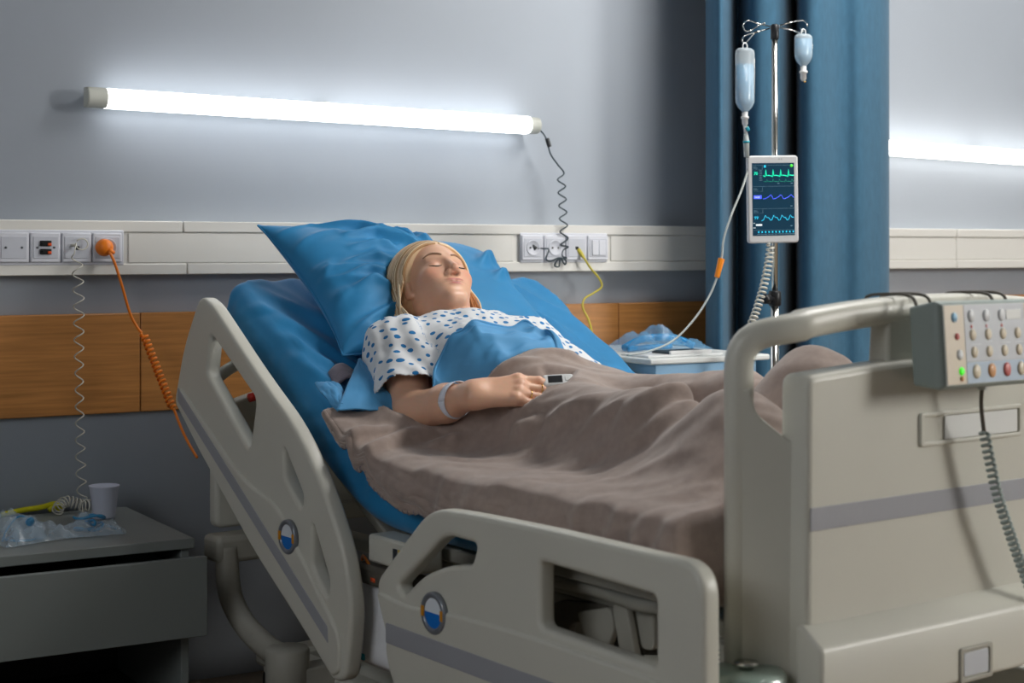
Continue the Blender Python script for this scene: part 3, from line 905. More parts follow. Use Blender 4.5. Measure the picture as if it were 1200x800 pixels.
bb('platform_edge', 'bed_metal', .042, .050, .13, .50, .532, .572, bevel=.003)
MB().tube([(.30, .08, .45), (.30, .56, .36)], .022, 14).build('actuator', 'bed_metal_dark', bed)
MB().tube([(.30, .56, .36), (.30, .80, .315)], .012, 12).build('actuator_rod', 'chrome', bed)
MB().tube(catmull([(.14, .38, .475), (.13, .36, .44), (.14, .33, .41), (.15, .345, .38), (.16, .37, .37)], 6), .004, 6).build('wire', 'rubber', bed)
MB().tube(catmull([(.15, .36, .37), (.14, .375, .35), (.15, .40, .34)], 6), .003, 6).build('wire', 'label_yellow', bed)
for y_ in (.42, 1.30):
    bb('column_outer', 'bed_metal', .38, .58, y_ - .07, y_ + .07, .15, .32)
    bb('column_inner', 'chrome', .41, .55, y_ - .05, y_ + .05, .32, .43)
bb('motor_box', 'bed_metal', .30, .66, .56, .90, .34, .42, bevel=.012)
for x_ in (.14, .78):
    bb('base_beam', 'bed_plastic', x_, x_ + .06, .12, 1.66, .115, .165, bevel=.01)
for y_ in (.16, 1.56):
    bb('base_cross', 'bed_plastic', .14, .84, y_, y_ + .07, .12, .16, bevel=.01)
bb('base_cover', 'bed_plastic', .20, .78, .30, 1.45, .125, .175, bevel=.02)
for x_ in (.17, .81):
    for y_ in (.2, 1.6):
        wv = MB().lathe([(.02, -.016), (.066, -.016), (.075, -.010), (.075, .010), (.066, .016), (.02, .016)], 28, Matrix.Translation((x_, y_ - .02, .075)) @ Matrix.Rotation(R(90), 4, 'Y')).build('caster_wheel', 'rubber', bed)
        MB().lathe([(.0, -.018), (.05, -.018), (.052, .018), (.0, .018)], 24, Matrix.Translation((x_, y_ - .02, .075)) @ Matrix.Rotation(R(90), 4, 'Y')).build('wheel_disc', 'bed_metal', wv)
        plate('caster_fork', 'bed_plastic', wv, round_poly([(y_ - .05, .10), (y_ + .03, .10), (y_ + .035, .15), (y_ - .02, .155)], .012, 4), [], .05, .008, Matrix.Translation((x_, 0, 0)) @ RAILM)
# low headboard, its tube handle and release lever
hb = plate('headboard', 'bed_plastic', bed, round_poly([(.055, .43), (.945, .43), (.945, .705), (.80, .745), (.20, .745), (.055, .705)], [.02, .02, .04, .06, .06, .04], 6), [], .04, .01, Matrix.Translation((0, 1.70, 0)) @ FM)
MB().tube(catmull([(.05, 1.665, .775), (.10, 1.672, .80), (.17, 1.68, .808), (.19, 1.68, .78), (.19, 1.69, .70)], 6), .014, 12).build('handle_tube', 'bed_plastic', hb)
MB().tube(catmull([(.075, 1.56, .735), (.12, 1.56, .742), (.16, 1.575, .735)], 5), .010, 10).build('release_lever', 'label_red', bed)
bb('corner_bracket', 'bed_metal', .02, .30, 1.60, 1.68, .365, .425, bevel=.012)
MB().tube(catmull([(.05, 1.62, .40), (.05, 1.61, .32), (.05, 1.585, .278), (.05, 1.52, .238), (.05, 1.43, .214), (.05, 1.37, .208)], 6), .026, 14).build('bumper_tube', 'bed_metal', bed)
MB().lathe([(.0, .232), (.042, .232), (.046, .226), (.046, .142), (.040, .138), (.036, .136), (.036, .02), (.0, .02)], 24, Matrix.Translation((.05, 1.34, 0))).build('bumper_post', 'bed_metal', bed)
bb('post_arm', 'bed_metal', .04, .20, 1.30, 1.36, .13, .19)
# side control box and steel cross tube under the mattress edge
cbx_ = bb('junction_box', 'bed_plastic', .015, .075, .80, .965, .474, .527, bevel=.006)
bb('warning_label', 'label_dark', .0140, .0150, .862, .876, .475, .512, parent=cbx_, bevel=0)
bb('warning_label', 'label_yellow', .0140, .0150, .845, .859, .475, .512, parent=cbx_, bevel=0)
bb('warning_label', 'label_white', .0140, .0150, .828, .842, .475, .512, parent=cbx_, bevel=0)
ft = bb('frame_tube', 'bed_metal_dark', .01, .055, .80, 1.005, .430, .468, bevel=.008)
bb('tube_mark', 'switch_orange', .0085, .0098, .93, .945, .44, .448, parent=ft, bevel=0)
bb('serial_plate', 'paper_white', .116, .1165, .08, .24, .395, .445, bevel=0) if False else None
sp1 = bb('serial_plate', 'bed_plastic', .1095, .1145, .10, .23, .428, .472, bevel=.001)
for k_ in range(5):
    bb('print_line', 'print_ink', .1088, .1094, .118, .20 - .012 * (k_ % 3), .434 + .007 * k_, .4365 + .007 * k_, parent=sp1, bevel=0)
bb('print_mark', 'emblem_blue', .1088, .1094, .208, .224, .44, .456, parent=sp1, bevel=0)

# white printed drainage bag hanging under the frame
dp = bp(428, 712, x=.03)
bag = tag(empty('drainage_bag', b2w((.035, dp[1], .262)), BED_RZ), 'white printed drainage bag hanging under the bed between the side rails', 'bag')
n = 14
U, Vv = np.meshgrid(np.linspace(-1, 1, n), np.linspace(0, 1, n), indexing='ij')
T_ = .018 * (1 - U ** 4) * (1 - (2 * Vv - 1) ** 6) ** .6 * (.7 + .5 * (1 - Vv))
for s_, nm in ((-1, 'bag_front'), (1, 'bag_back')):
    P = np.stack([s_ * T_, U * .105, .01 + Vv * .165], -1)
    MB().grid(P).build(nm, 'paper_white', bag, solid=.001)
MB().tube(catmull([(.0, .02, .205), (-.008, .0, .215), (-.018, -.05, .195), (-.02, -.09, .17)], 6), .003, 6).build('drain_tube', 'cable_orange', bag)
MB().box(-.021, -.017, -.055, -.035, .175, .185).build('clip', 'label_red', bag, bevel=.001)
MB().box(-.021, -.017, -.02, -.004, .022, .034).build('tap', 'teal_plastic', bag, bevel=.001)
for k_ in range(7):
    MB().box(-.0205, -.0195, .03 - .012 * (k_ % 2), .045, .05 + .018 * k_, .053 + .018 * k_).build('scale_mark', 'print_ink', bag, smooth=False)
MB().tube([(.0, -.06, .2), (.0, -.06, .235)], .002, 5).build('hanger', 'chrome', bag)
MB().tube([(.0, .06, .2), (.0, .06, .235)], .002, 5).build('hanger', 'chrome', bag)

# ------------------------------------------------------------------ control panel hooked over the footboard
cp_o = b2w((.477, -.068, .918))
pan = tag(empty('bed_control_panel', cp_o, BED_RZ), 'grey button panel hooked over the footboard bar', 'control panel')
pan.rotation_euler = (R(-4), 0, BED_RZ)
PW, PH = .122, .062
def pquad(n, m, u0, u1, v0, v1, d=-.0305, t=.0012, parent=None, bevel=.0004):
    return MB().box(u0, u1, d - t, d, v0, v1).build(n, m, parent or pan, bevel=bevel)
pb = MB()
o_, i_ = [(-PW, -PH), (PW, -PH), (PW, PH), (-PW, PH)], [(-PW - .006, -PH - .004), (PW + .006, -PH - .004), (PW + .006, PH + .004), (-PW - .006, PH + .004)]
vs_ = [(x_, -.030, z_) for x_, z_ in o_] + [(x_, -.020, z_) for x_, z_ in i_] + [(x_ * .93, .033, z_ * .9) for x_, z_ in i_]
pb.add(vs_, [(0, 1, 2, 3)] + [(k_ + i, k_ + 4 + i, k_ + 4 + (i + 1) % 4, k_ + (i + 1) % 4) for k_ in (0, 4) for i in range(4)] + [(11, 10, 9, 8)])
pb.build('housing', 'panel_side', pan, bevel=.005, seg=3)
pquad('bezel', 'panel_body', -PW + .002, PW - .002, -PH + .002, PH - .002, t=.001)
def pu(x_): return -PW + .004 + (x_ - 285) / 555. * (2 * PW - .008)
def pv(y_): return PH - .003 - (y_ - 165) / 455. * (2 * PH - .006)
fc = -.0315
pquad('zone_beige', 'panel_beige', pu(285), pu(392), pv(620), pv(165), fc, .0008)
pquad('zone_grey', 'panel_grey', pu(394), pu(742), pv(496), pv(165), fc, .0008)
pquad('zone_blue', 'panel_blue', pu(394), pu(742), pv(620), pv(498), fc, .0008)
pquad('zone_beige', 'panel_beige', pu(744), pu(840), pv(620), pv(165), fc, .0008)
def btn(x_, y_, m, r=.0068, h=.003):
    Mx = Matrix.Translation((pu(x_), fc - .0006, pv(y_))) @ Matrix.Rotation(R(90), 4, 'X')
    MB().lathe([(r, 0), (r, h * .6), (r * .8, h), (0, h)], 16, Mx, sx=1, sy=1.25).build('button', m, pan)
btn(337, 235, 'btn_blue', .0058); btn(347, 345, 'btn_red', .004); btn(357, 450, 'btn_white', .0062); btn(362, 545, 'led_green', .0048); btn(362, 588, 'btn_orange', .003)
for x_ in (432, 518, 606): btn(x_, 230, 'btn_white', .0075)
for x_ in (432, 518, 606): btn(x_, 292, 'btn_red', .0022, .001)
pquad('display', 'label_white', pu(634), pu(722), pv(258), pv(200), fc - .0006, .001)
for x_ in (436, 524, 610, 697): btn(x_, 340, 'btn_cream')
for x_ in (440, 526, 614, 700): btn(x_, 440, 'btn_cream')
for x_, m in ((446, 'btn_cream'), (534, 'btn_orange'), (622, 'btn_red'), (706, 'btn_cream')): btn(x_, 552, m, .0085)
btn(780, 228, 'btn_white'); btn(778, 288, 'btn_orange', .004, .001); btn(786, 442, 'btn_white'); btn(790, 542, 'btn_white')
for x_, y_, L_ in ((420, 395, 60), (505, 380, 40), (590, 392, 60), (680, 392, 50)):
    pquad('icon_line', 'btn_white', pu(x_), pu(x_ + L_), pv(y_ + 4), pv(y_), fc - .0006, .0006)
for x_ in (-.105, .085):
    hk = catmull([(x_, .028, .048), (x_ + .0, .030, .066), (x_ + .0, .045, .078), (x_ + .0, .10, .082), (x_, .125, .078), (x_, .128, .06)], 5)
    hk2 = [(p[0] + .035, p[1], p[2]) for p in reversed(hk)]
    MB().tube(hk + hk2, .0026, 6).build('wire_hook', 'bed_metal_dark', pan)
cs_ = (Matrix.Rotation(R(4), 3, 'X') @ (Vector(bp(1151, 452, y=-.075)) - Vector(w2b(cp_o))))
MB().tube([(cs_.x, cs_.y, -.058), (cs_.x, cs_.y, cs_.z - .006)], .007, 10).build('cord_socket', 'panel_body', pan, bevel=.001)
c0 = Vector(cp_o)
def pl(p): # bed coords -> panel local (tilt ignored)
    v_ = Vector(p) - Vector(w2b(cp_o)); return Matrix.Rotation(R(4), 3, 'X') @ v_
cpth = [pl(bp(1151, 452, y=-.075)), pl(bp(1150, 475, y=-.07)), pl(bp(1153, 505, y=-.065))]
MB().tube(catmull(cpth, 5), .0032, 8).build('cord', 'bed_metal_dark', pan)
cl = catmull([pl(bp(*q_, y=-.065)) for q_ in ((1153, 505), (1160, 540), (1169, 580), (1182, 620), (1196, 660), (1212, 700), (1232, 735), (1258, 760))], 5)
MB().tube(coil(cl, .0066, 44, 12), .0028, 6).build('coiled_cord', 'panel_side', pan)

# ------------------------------------------------------------------ implicit surfaces
def ell(P, c, r, Rm=None):
    q = P - np.asarray(c, float)
    if Rm is not None:
        q = q @ Rm.T
    r = np.asarray(r, float)
    k0 = np.sqrt(((q / r) ** 2).sum(-1)) + 1e-9
    k1 = np.sqrt(((q / (r * r)) ** 2).sum(-1)) + 1e-9
    return k0 * (k0 - 1) / k1
def cap(P, a, b, ra, rb=None):
    a = np.asarray(a, float); b = np.asarray(b, float); rb = ra if rb is None else rb
    ab = b - a; L2 = (ab * ab).sum() + 1e-12
    t = np.clip(((P - a) @ ab) / L2, 0, 1)
    d = np.sqrt(((P - a - t[..., None] * ab) ** 2).sum(-1))
    return d - (ra + (rb - ra) * t)
def smin(a, b, k):
    h = np.clip(.5 + .5 * (b - a) / k, 0, 1)
    return b * (1 - h) + a * h - k * h * (1 - h)
def smax(a, b, k):
    return -smin(-a, -b, k)

def surface_nets(fn, lo, hi, res):
    lo = np.asarray(lo, float); hi = np.asarray(hi, float)
    n = np.ceil((hi - lo) / res).astype(int) + 1
    ax = [lo[i] + res * np.arange(n[i]) for i in range(3)]
    D = np.empty(n)
    for i in range(n[0]):
        Y, Z = np.meshgrid(ax[1], ax[2], indexing='ij')
        P = np.stack([np.full_like(Y, ax[0][i]), Y, Z], -1)
        D[i] = fn(P)
    S = D < 0
    c = [S[a:n[0] - 1 + a, b:n[1] - 1 + b, d:n[2] - 1 + d] for a in (0, 1) for b in (0, 1) for d in (0, 1)]
    tot = sum(x.astype(np.int8) for x in c)
    act = (tot > 0) & (tot < 8)
    idx = -np.ones(act.shape, int)
    I = np.argwhere(act)
    idx[act] = np.arange(len(I))
    acc = np.zeros((len(I), 3)); cnt = np.zeros(len(I))
    corners = [(a, b, d) for a in (0, 1) for b in (0, 1) for d in (0, 1)]
    for i1 in range(8):
        for i2 in range(i1 + 1, 8):
            a, b = np.array(corners[i1]), np.array(corners[i2])
            if np.abs(a - b).sum() != 1:
                continue
            da = D[I[:, 0] + a[0], I[:, 1] + a[1], I[:, 2] + a[2]]
            db = D[I[:, 0] + b[0], I[:, 1] + b[1], I[:, 2] + b[2]]
            m = (da < 0) != (db < 0)
            t = np.where(m, da / np.where(m, da - db, 1), 0)
            acc[m] += (a + t[:, None] * (b - a))[m]
            cnt[m] += 1
    V = lo + (I + acc / cnt[:, None]) * res
    F = []
    for axis in range(3):
        sl0 = [slice(None)] * 3; sl1 = [slice(None)] * 3
        sl0[axis] = slice(0, n[axis] - 1); sl1[axis] = slice(1, n[axis])
        A = S[tuple(sl0)]; B = S[tuple(sl1)]
        E_ = np.argwhere(A != B)
        u_, v_ = [(1, 2), (2, 0), (0, 1)][axis]
        E_ = E_[(E_[:, u_] > 0) & (E_[:, v_] > 0) & (E_[:, u_] < n[u_] - 1) & (E_[:, v_] < n[v_] - 1)]
        q = []
        for du, dv in ((-1, -1), (0, -1), (0, 0), (-1, 0)):
            e = E_.copy(); e[:, u_] += du; e[:, v_] += dv
            q.append(idx[e[:, 0], e[:, 1], e[:, 2]])
        q = np.stack(q, 1)
        flip = ~A[E_[:, 0], E_[:, 1], E_[:, 2]]
        q[flip] = q[flip][:, ::-1]
        F.append(q)
    F = np.concatenate(F)
    F = F[(F >= 0).all(1)]
    return V, F

def smooth_mesh(V, F, it=2, lam=.5):
    e = np.concatenate([F[:, [0, 1]], F[:, [1, 2]], F[:, [2, 3]], F[:, [3, 0]]])
    e = np.concatenate([e, e[:, ::-1]])
    deg = np.bincount(e[:, 0], minlength=len(V)).astype(float)
    for _ in range(it):
        acc = np.stack([np.bincount(e[:, 0], weights=V[e[:, 1], k], minlength=len(V)) for k in range(3)], 1)
        V = V + lam * (acc / np.maximum(deg, 1)[:, None] - V) * (deg > 0)[:, None]
    return V
def compact(V, F):
    u, inv = np.unique(F.ravel(), return_inverse=True)
    return V[u], inv.reshape(F.shape)
def np_obj(name, V, F, material, parent=None, col=None):
    me = bpy.data.meshes.new(name)
    me.from_pydata(V.tolist(), [], F.tolist())
    me.materials.append(MATS[material] if isinstance(material, str) else material)
    me.polygons.foreach_set('use_smooth', [True] * len(me.polygons))
    if col is not None:
        a = me.color_attributes.new('tint', 'FLOAT_COLOR', 'POINT')
        a.data.foreach_set('color', np.concatenate([col, np.ones((len(col), 1))], 1).ravel())
    me.update()
    o = bpy.data.objects.new(name, me)
    COL.objects.link(o)
    if parent is not None:
        o.parent = parent
    return o

# ------------------------------------------------------------------ the bed surface the person lies on (bed coordinates)
SL = math.tan(R(30))
def surfz(v):
    v = np.asarray(v, float)
    w_ = .03
    return .65 + SL * w_ * np.log1p(np.exp(np.clip((v - 1.0) / w_, -40, 40)))
def BR(x, s, h):      # along the backrest s from its hinge, h above it
    return np.array([x, 1.0 + s * .866 - h * .5, .65 + s * .5 + h * .866])

# ------------------------------------------------------------------ person: one implicit body, lying on the raised backrest
HC = np.array([.3915, 1.2965, .981])
_E, _F, _H = (np.array(a_) for a_ in ((.9852, -.1506, -.0817), (-.0537, -.7239, .6878), (.1627, .6732, .7213)))
HR = np.stack([_E, _F, _H])                 # rows: her left, forward, crown
HSC = .955
def h2b(p): return HC + (np.asarray(p, float) * HSC) @ HR
def to_head(P): return (P - HC) @ HR.T / HSC

def face_sdf(q):
    """head in head coordinates: x her left, y forward, z crown; eyes at z = 0"""
    ax = np.stack([np.abs(q[..., 0]), q[..., 1], q[..., 2]], -1)
    d = ell(q, (0, -.014, .034), (.0705, .092, .080))
    d = smin(d, ell(q, (0, .020, -.022), (.0570, .066, .080)), .03)
    d = smin(d, ell(q, (0, .028, -.072), (.0425, .049, .039)), .028)
    d = smin(d, ell(ax, (.045, .000, -.056), (.015, .028, .032)), .03)
    d = smin(d, cap(q, (-.009, .070, -.098), (.009, .070, -.098), .0165), .022)
    d = smin(d, ell(ax, (.0395, .054, -.026), (.0235, .024, .022)), .022)
    d = smin(d, ell(ax, (.025, .052, -.054), (.020, .026, .026)), .022)
    d = smin(d, cap(ax, (.010, .0745, .0185), (.040, .062, .022), .0075, .007), .016)
    d = smax(d, -ell(ax, (.030, .096, -.001), (.021, .0165, .0135)), .012)
    d = smin(d, ell(ax, (.0305, .0655, -.0035), (.0160, .0155, .0120)), .005)
    d = smin(d, cap(q, (0, .080, .010), (0, .101, -.028), .0066, .0082), .010)
    d = smin(d, ell(q, (0, .1025, -.0345), (.0095, .0095, .0085)), .006)
    d = smin(d, ell(ax, (.0118, .0915, -.0395), (.0068, .0095, .0068)), .005)
    d = smax(d, -ell(ax, (.0064, .0985, -.0458), (.0044, .0064, .0042)), .002)
    d = smin(d, ell(q, (0, .070, -.062), (.028, .017, .020)), .014)
    d = smin(d, ell(ax, (.0060, .0868, -.0592), (.0165, .0056, .0040)), .004)
    d = smin(d, ell(q, (0, .0848, -.0692), (.0165, .0068, .0050)), .004)
    d = smax(d, -ell(q, (0, .0945, -.0642), (.0235, .0075, .0011)), .0022)
    ear = ell(ax, (.0720, -.006, -.010), (.0075, .0175, .0300))
    ear = smin(ear, ell(ax, (.0675, .004, -.036), (.006, .008, .009)), .006)
    ear = smax(ear, -ell(ax, (.0805, -.004, -.006), (.0065, .0105, .0190)), .004)
    return smin(d, ear, .006)

NB = BR(.388, .300, .075)                   # neck base
SHR, ELR, WR = BR(.228, .262, .082), np.array([.186, 1.064, .736]), np.array([.193, .868, .786])
SHL, ELL, WL = BR(.570, .262, .074), np.array([.640, 1.015, .725]), np.array([.60, .87, .72])
def skull_neck(P):
    q = to_head(P)
    d = face_sdf(q)
    d = smin(d, cap(P, h2b((0, -.018, -.060)), NB, .0435, .049), .014)
    d = smin(d, cap(P, h2b((-.045, .0, -.07)), NB + np.array([-.012, -.035, .03]), .012, .012), .02)
    return d
def torso(P):
    RB = np.array([[1, 0, 0], [0, .866, .5], [0, -.5, .866]])
    d = ell(P, BR(.39, .165, .088), (.158, .175, .092), RB)
    d = smin(d, cap(P, SHR, SHL, .056, .056), .05)
    for x_ in (.318, .462):
        d = smin(d, ell(P, BR(x_, .135, .150), (.062, .066, .045), RB), .04)
    d = smin(d, ell(P, (.41, .965, .748), (.142, .140, .094)), .06)
    d = smin(d, ell(P, (.42, .83, .715), (.140, .120, .085)), .06)
    return d
def arms_up(P):
    return np.minimum(cap(P, SHR, ELR, .048, .040), cap(P, SHL, ELL, .048, .040))
def legs(P):
    d = None
    for hx, kx, ax_, kz, tz, vy in ((.35, .29, .27, .735, .780, .22), (.49, .50, .49, .760, .840, .26)):
        e = cap(P, (hx, .80, .715), (kx, .47, kz), .074, .056)
        e = smin(e, cap(P, (kx, .47, kz), (ax_, .20, .705), .054, .038), .03)
        e = smin(e, cap(P, (ax_, .19, .70), (ax_ + .01, vy - .03, tz), .036, .022), .03)
        d = e if d is None else smin(d, e, .02)
    return d

# right hand on the blanket
HD = np.array([.800, -.590, .10]); HD /= np.linalg.norm(HD)
HS = np.array([.48, .62, .60]); HS -= HD * (HS @ HD); HS /= np.linalg.norm(HS)
HN = np.cross(HD, HS)
def hp_(d, s, n): return WR + HD * d + HS * s + HN * n
FING = []      # joints of each finger
for s0, d0, L_, c0, sp in ((.0275, .086, 1.0, 12, .04), (.0095, .089, 1.06, 20, .01), (-.0090, .086, 1.0, 24, -.02), (-.0265, .079, .82, 26, -.06)):
    p = np.array([d0, s0, .001]); js = [p.copy()]
    ang = c0
    for ln, da in ((.040, 24), (.0245, 22), (.0195, 0)):
        dirv = np.array([math.cos(R(ang)), sp, -math.sin(R(ang))])
        p = p + dirv / np.linalg.norm(dirv) * ln * L_
        js.append(p.copy()); ang += da
    FING.append([hp_(*j) for j in js])
THUMB = [hp_(.022, .026, -.008), hp_(.050, .043, -.018), hp_(.078, .047, -.026), hp_(.098, .043, -.032)]
def forearm_hand(P):
    d = cap(P, ELR, ELR * .45 + WR * .55, .0410, .0350)
    d = smin(d, cap(P, ELR * .45 + WR * .55, WR, .0350, .0240), .02)
    palm = None
    for k_, f_ in enumerate(FING):
        w0 = WR + HS * (.014 - .0095 * k_)
        e = cap(P, w0, f_[0], .0165, .0128)
        palm = e if palm is None else smin(palm, e, .010)
    palm = smin(palm, cap(P, THUMB[0], THUMB[1], .0165, .0125), .016)
    d = smin(d, palm, .022)
    fin = None
    for f_ in FING:
        e = cap(P, f_[0], f_[1], .0102, .0088)
        e = smin(e, cap(P, f_[1], f_[2], .0089, .0078), .004)
        e = smin(e, cap(P, f_[2], f_[3], .0078, .0064), .004)
        e = smin(e, ell(P, f_[0] + HN * .004, (.0105, .0105, .0105)), .006)
        fin = e if fin is None else np.minimum(fin, e)
    th = smin(cap(P, THUMB[1], THUMB[2], .0118, .0105), cap(P, THUMB[2], THUMB[3], .0105, .0082), .004)
    fin = np.minimum(fin, th)
    return smin(d, fin, .007)
def arm_right(P):
    return smin(cap(P, SHR, ELR, .048, .0405), forearm_hand(P), .02)
def body_low(P):
    d = smin(torso(P), arms_up(P), .03)
    d = smin(d, smin(cap(P, ELL, WL, .038, .026), ell(P, WL + np.array([-.03, -.06, 0]), (.035, .07, .02)), .02), .02)
    return smin(d, legs(P), .05)
def body_all(P):
    d = smin(body_low(P), skull_neck(P), .03)
    return smin(d, forearm_hand(P), .02)

def keep(V, F, mask):
    return compact(V, F[mask[F].all(1)])
# three patches of one surface: head and neck fine, right forearm and hand fine, the covered rest coarse
neck_dir = (HC - NB) / np.linalg.norm(HC - NB)
def neck_side(P): return (P - NB) @ neck_dir - .012
arm_dir = (ELR - SHR) / np.linalg.norm(ELR - SHR)
def arm_side(P):       # > 0 past the middle of the upper arm, near the right arm only
    return np.minimum((P - (SHR * .45 + ELR * .55)) @ arm_dir, .075 - np.minimum(cap(P, SHR, ELR, 0), np.minimum(cap(P, ELR, WR, 0), cap(P, WR, hp_(.13, 0, 0), 0))))
hv = np.array([.16, .16, .19])
V1, F1 = surface_nets(lambda P: smin(smin(torso(P), arms_up(P), .03), skull_neck(P), .03), HC - np.array([.15, .17, .17]), HC + np.array([.16, .15, .14]), .0024)
V1, F1 = keep(V1, F1, neck_side(V1) > -.004)
V1 = smooth_mesh(V1, F1, 1, .4)
lo = np.minimum(np.minimum(SHR, ELR), hp_(.16, -.05, -.08)) - .06; hi = np.maximum(np.maximum(SHR, ELR), hp_(.17, .06, .03)) + .06
V2, F2 = surface_nets(lambda P: smin(cap(P, SHR, ELR, .048, .0405), forearm_hand(P), .02), lo, hi, .0026)
V2, F2 = keep(V2, F2, arm_side(V2) > 0)
V2 = smooth_mesh(V2, F2, 1, .4)
V3, F3 = surface_nets(lambda P: smin(body_low(P), cap(P, NB, NB + neck_dir * .06, .05, .048), .03), (.12, .06, .55), (.84, 1.36, 1.02), .012)
V3, F3 = keep(V3, F3, (neck_side(V3) < .008) & (arm_side(V3) < .02))
BV = np.concatenate([V1, V2, V3]); BF = np.concatenate([F1, F2 + len(V1), F3 + len(V1) + len(V2)])

# skin colouring and painted shade
def g3(q, c, r): return np.exp(-(((q - np.asarray(c)) / np.asarray(r)) ** 2).sum(-1))
skin = np.array(lin((236, 186, 156))); lipc = np.array(lin((196, 112, 106))); blush = np.array(lin((230, 148, 124))); pale = np.array(lin((244, 200, 172)))
q = to_head(BV)
qa = q.copy(); qa[:, 0] = np.abs(qa[:, 0])
C = np.tile(skin, (len(BV), 1))
def mixc(C, c, w_): return C * (1 - w_[:, None]) + np.asarray(c) * w_[:, None]
C = mixc(C, pale, .6 * np.clip(g3(q, (0, .08, .045), (.05, .05, .035)), 0, 1))
C = mixc(C, blush, .55 * g3(qa, (.043, .068, -.03), (.022, .03, .020)))
C = mixc(C, blush, .35 * g3(q, (0, .11, -.035), (.010, .02, .010)))
C = mixc(C, lin((196, 138, 122)), .5 * g3(qa, (.030, .08, .004), (.016, .03, .007)))
lipw = np.clip(1.35 * np.maximum(g3(qa, (.0060, .093, -.0590), (.0175, .014, .0034)), g3(q, (0, .092, -.0690), (.0165, .012, .0042))), 0, 1) ** 1.5
lipw *= (q[:, 1] > .06)
C = mixc(C, lipc, np.clip(lipw, 0, 1))
C = mixc(C, lin((132, 62, 60)), np.clip(g3(q, (0, .088, -.0642), (.021, .02, .0012)) * (q[:, 1] > .06), 0, 1) * .8)  # shade of the mouth groove, put into the colour
C = mixc(C, lin((96, 50, 42)), np.clip(1.5 * g3(qa, (.0062, .0975, -.0455), (.0034, .008, .0026)), 0, 1))  # shade inside the nostrils, painted on
for f_ in FING:
    C = mixc(C, lin((218, 130, 112)), .5 * np.exp(-(((BV - f_[3]) ** 2).sum(-1)) / .012 ** 2))
    C = mixc(C, lin((214, 142, 120)), .4 * np.exp(-(((BV - f_[0]) ** 2).sum(-1)) / .012 ** 2))
    C = mixc(C, lin((214, 142, 120)), .35 * np.exp(-(((BV - f_[1]) ** 2).sum(-1)) / .009 ** 2))

ms = bpy.data.materials.new('skin')
ms.use_nodes = True
nt = ms.node_tree; b = nt.nodes['Principled BSDF']
at_ = nt.nodes.new('ShaderNodeVertexColor'); at_.layer_name = 'tint'
nz = nt.nodes.new('ShaderNodeTexNoise'); nz.inputs['Scale'].default_value = 90; nz.inputs['Detail'].default_value = 6
mx = nt.nodes.new('ShaderNodeMix'); mx.data_type = 'RGBA'; mx.blend_type = 'MULTIPLY'; mx.inputs['Factor'].default_value = .12
nt.links.new(at_.outputs['Color'], mx.inputs['A']); nt.links.new(nz.outputs['Color'], mx.inputs['B'])
nt.links.new(mx.outputs['Result'], b.inputs['Base Color'])
b.inputs['Roughness'].default_value = .40
b.inputs['Subsurface Weight'].default_value = .12
b.inputs['Subsurface Radius'].default_value = (.010, .004, .0025)
b.inputs['Subsurface Scale'].default_value = .5
bpn = nt.nodes.new('ShaderNodeBump'); bpn.inputs['Strength'].default_value = .05; bpn.inputs['Distance'].default_value = .002
n3 = nt.nodes.new('ShaderNodeTexNoise'); n3.inputs['Scale'].default_value = 600
nt.links.new(n3.outputs['Fac'], bpn.inputs['Height']); nt.links.new(bpn.outputs['Normal'], b.inputs['Normal'])
MATS['skin'] = ms

per = tag(empty('person', tuple(BED_O), BED_RZ), 'sleeping person with blond hair in a dotted hospital gown, reclining on blue pillow', 'person')
body = np_obj('body', BV, BF, 'skin', per, C)

# brows, lashes on the face surface
def face_y(x, z, y0=.13):
    p = np.array([[x, y0, z]], float)
    for _ in range(60):
        d = face_sdf(p)[0]
        p[0, 1] -= max(d, .00005) * .8
        if d < .0002: break
    return p[0, 1]
def on_face(x, z, lift=.0): return tuple(h2b((x, face_y(x, z) + lift, z)))
for s_ in (-1, 1):
    xs = np.linspace(.012, .050, 14)
    br = [on_face(s_ * x, .0200 + .0085 * math.sin(min(1, (x - .012) / .030) * math.pi * .62) - .0060 * max(0, (x - .036) / .014) ** 1.3, .0003) for x in xs]
    MB().tube(br, [.0010 + .0019 * math.sin(math.pi * min(1, .15 + .85 * i / 13)) for i in range(14)], 6).build('eyebrow', 'brow', per)
    xs = np.linspace(.0165, .0455, 14)
    ls = [on_face(s_ * x, -.0085 - .0038 * math.sin(math.pi * (x - .0165) / .029), .0002) for x in xs]
    MB().tube(ls, [.0006 + .0011 * math.sin(math.pi * i / 13) for i in range(14)], 6).build('eyelashes', 'lash', per)

# hair: swept back from the forehead, falling beside the neck
def hair_sdf(q):
    d = ell(q, (0, -.022, .031), (.0935, .105, .092))
    d = smin(d, ell(q, (0, -.055, -.040), (.070, .060, .065)), .03)
    ax = np.stack([np.abs(q[..., 0]), q[..., 1], q[..., 2]], -1)
    lock = cap(ax, (.066, -.026, .0), (.064, -.034, -.070), .022, .025)
    d = smin(d, lock, .02)
    d = smin(d, smin(smin(cap(q, (-.066, -.032, -.07), (-.058, -.010, -.130), .026, .022), cap(q, (-.060, -.006, -.130), (-.047, .014, -.168), .024, .015), .015), cap(q, (.070, -.030, -.07), (.070, .008, -.125), .027, .020), .001), .02)
    cut = q[..., 1] * .80 - q[..., 2] * .56 - .0105 - .010 * np.exp(-(q[..., 0] / .03) ** 2) * 0
    return smax(d, cut, .010)
V4, F4 = surface_nets(lambda P: hair_sdf(to_head(P)), HC - np.array([.19, .23, .23]), HC + np.array([.19, .19, .17]), .0035)
V4 = smooth_mesh(V4, F4, 2, .5)
np_obj('hair', V4, F4, 'hair', per)
rs = np.random.RandomState(5)
hms = [MB(), MB(), MB()]
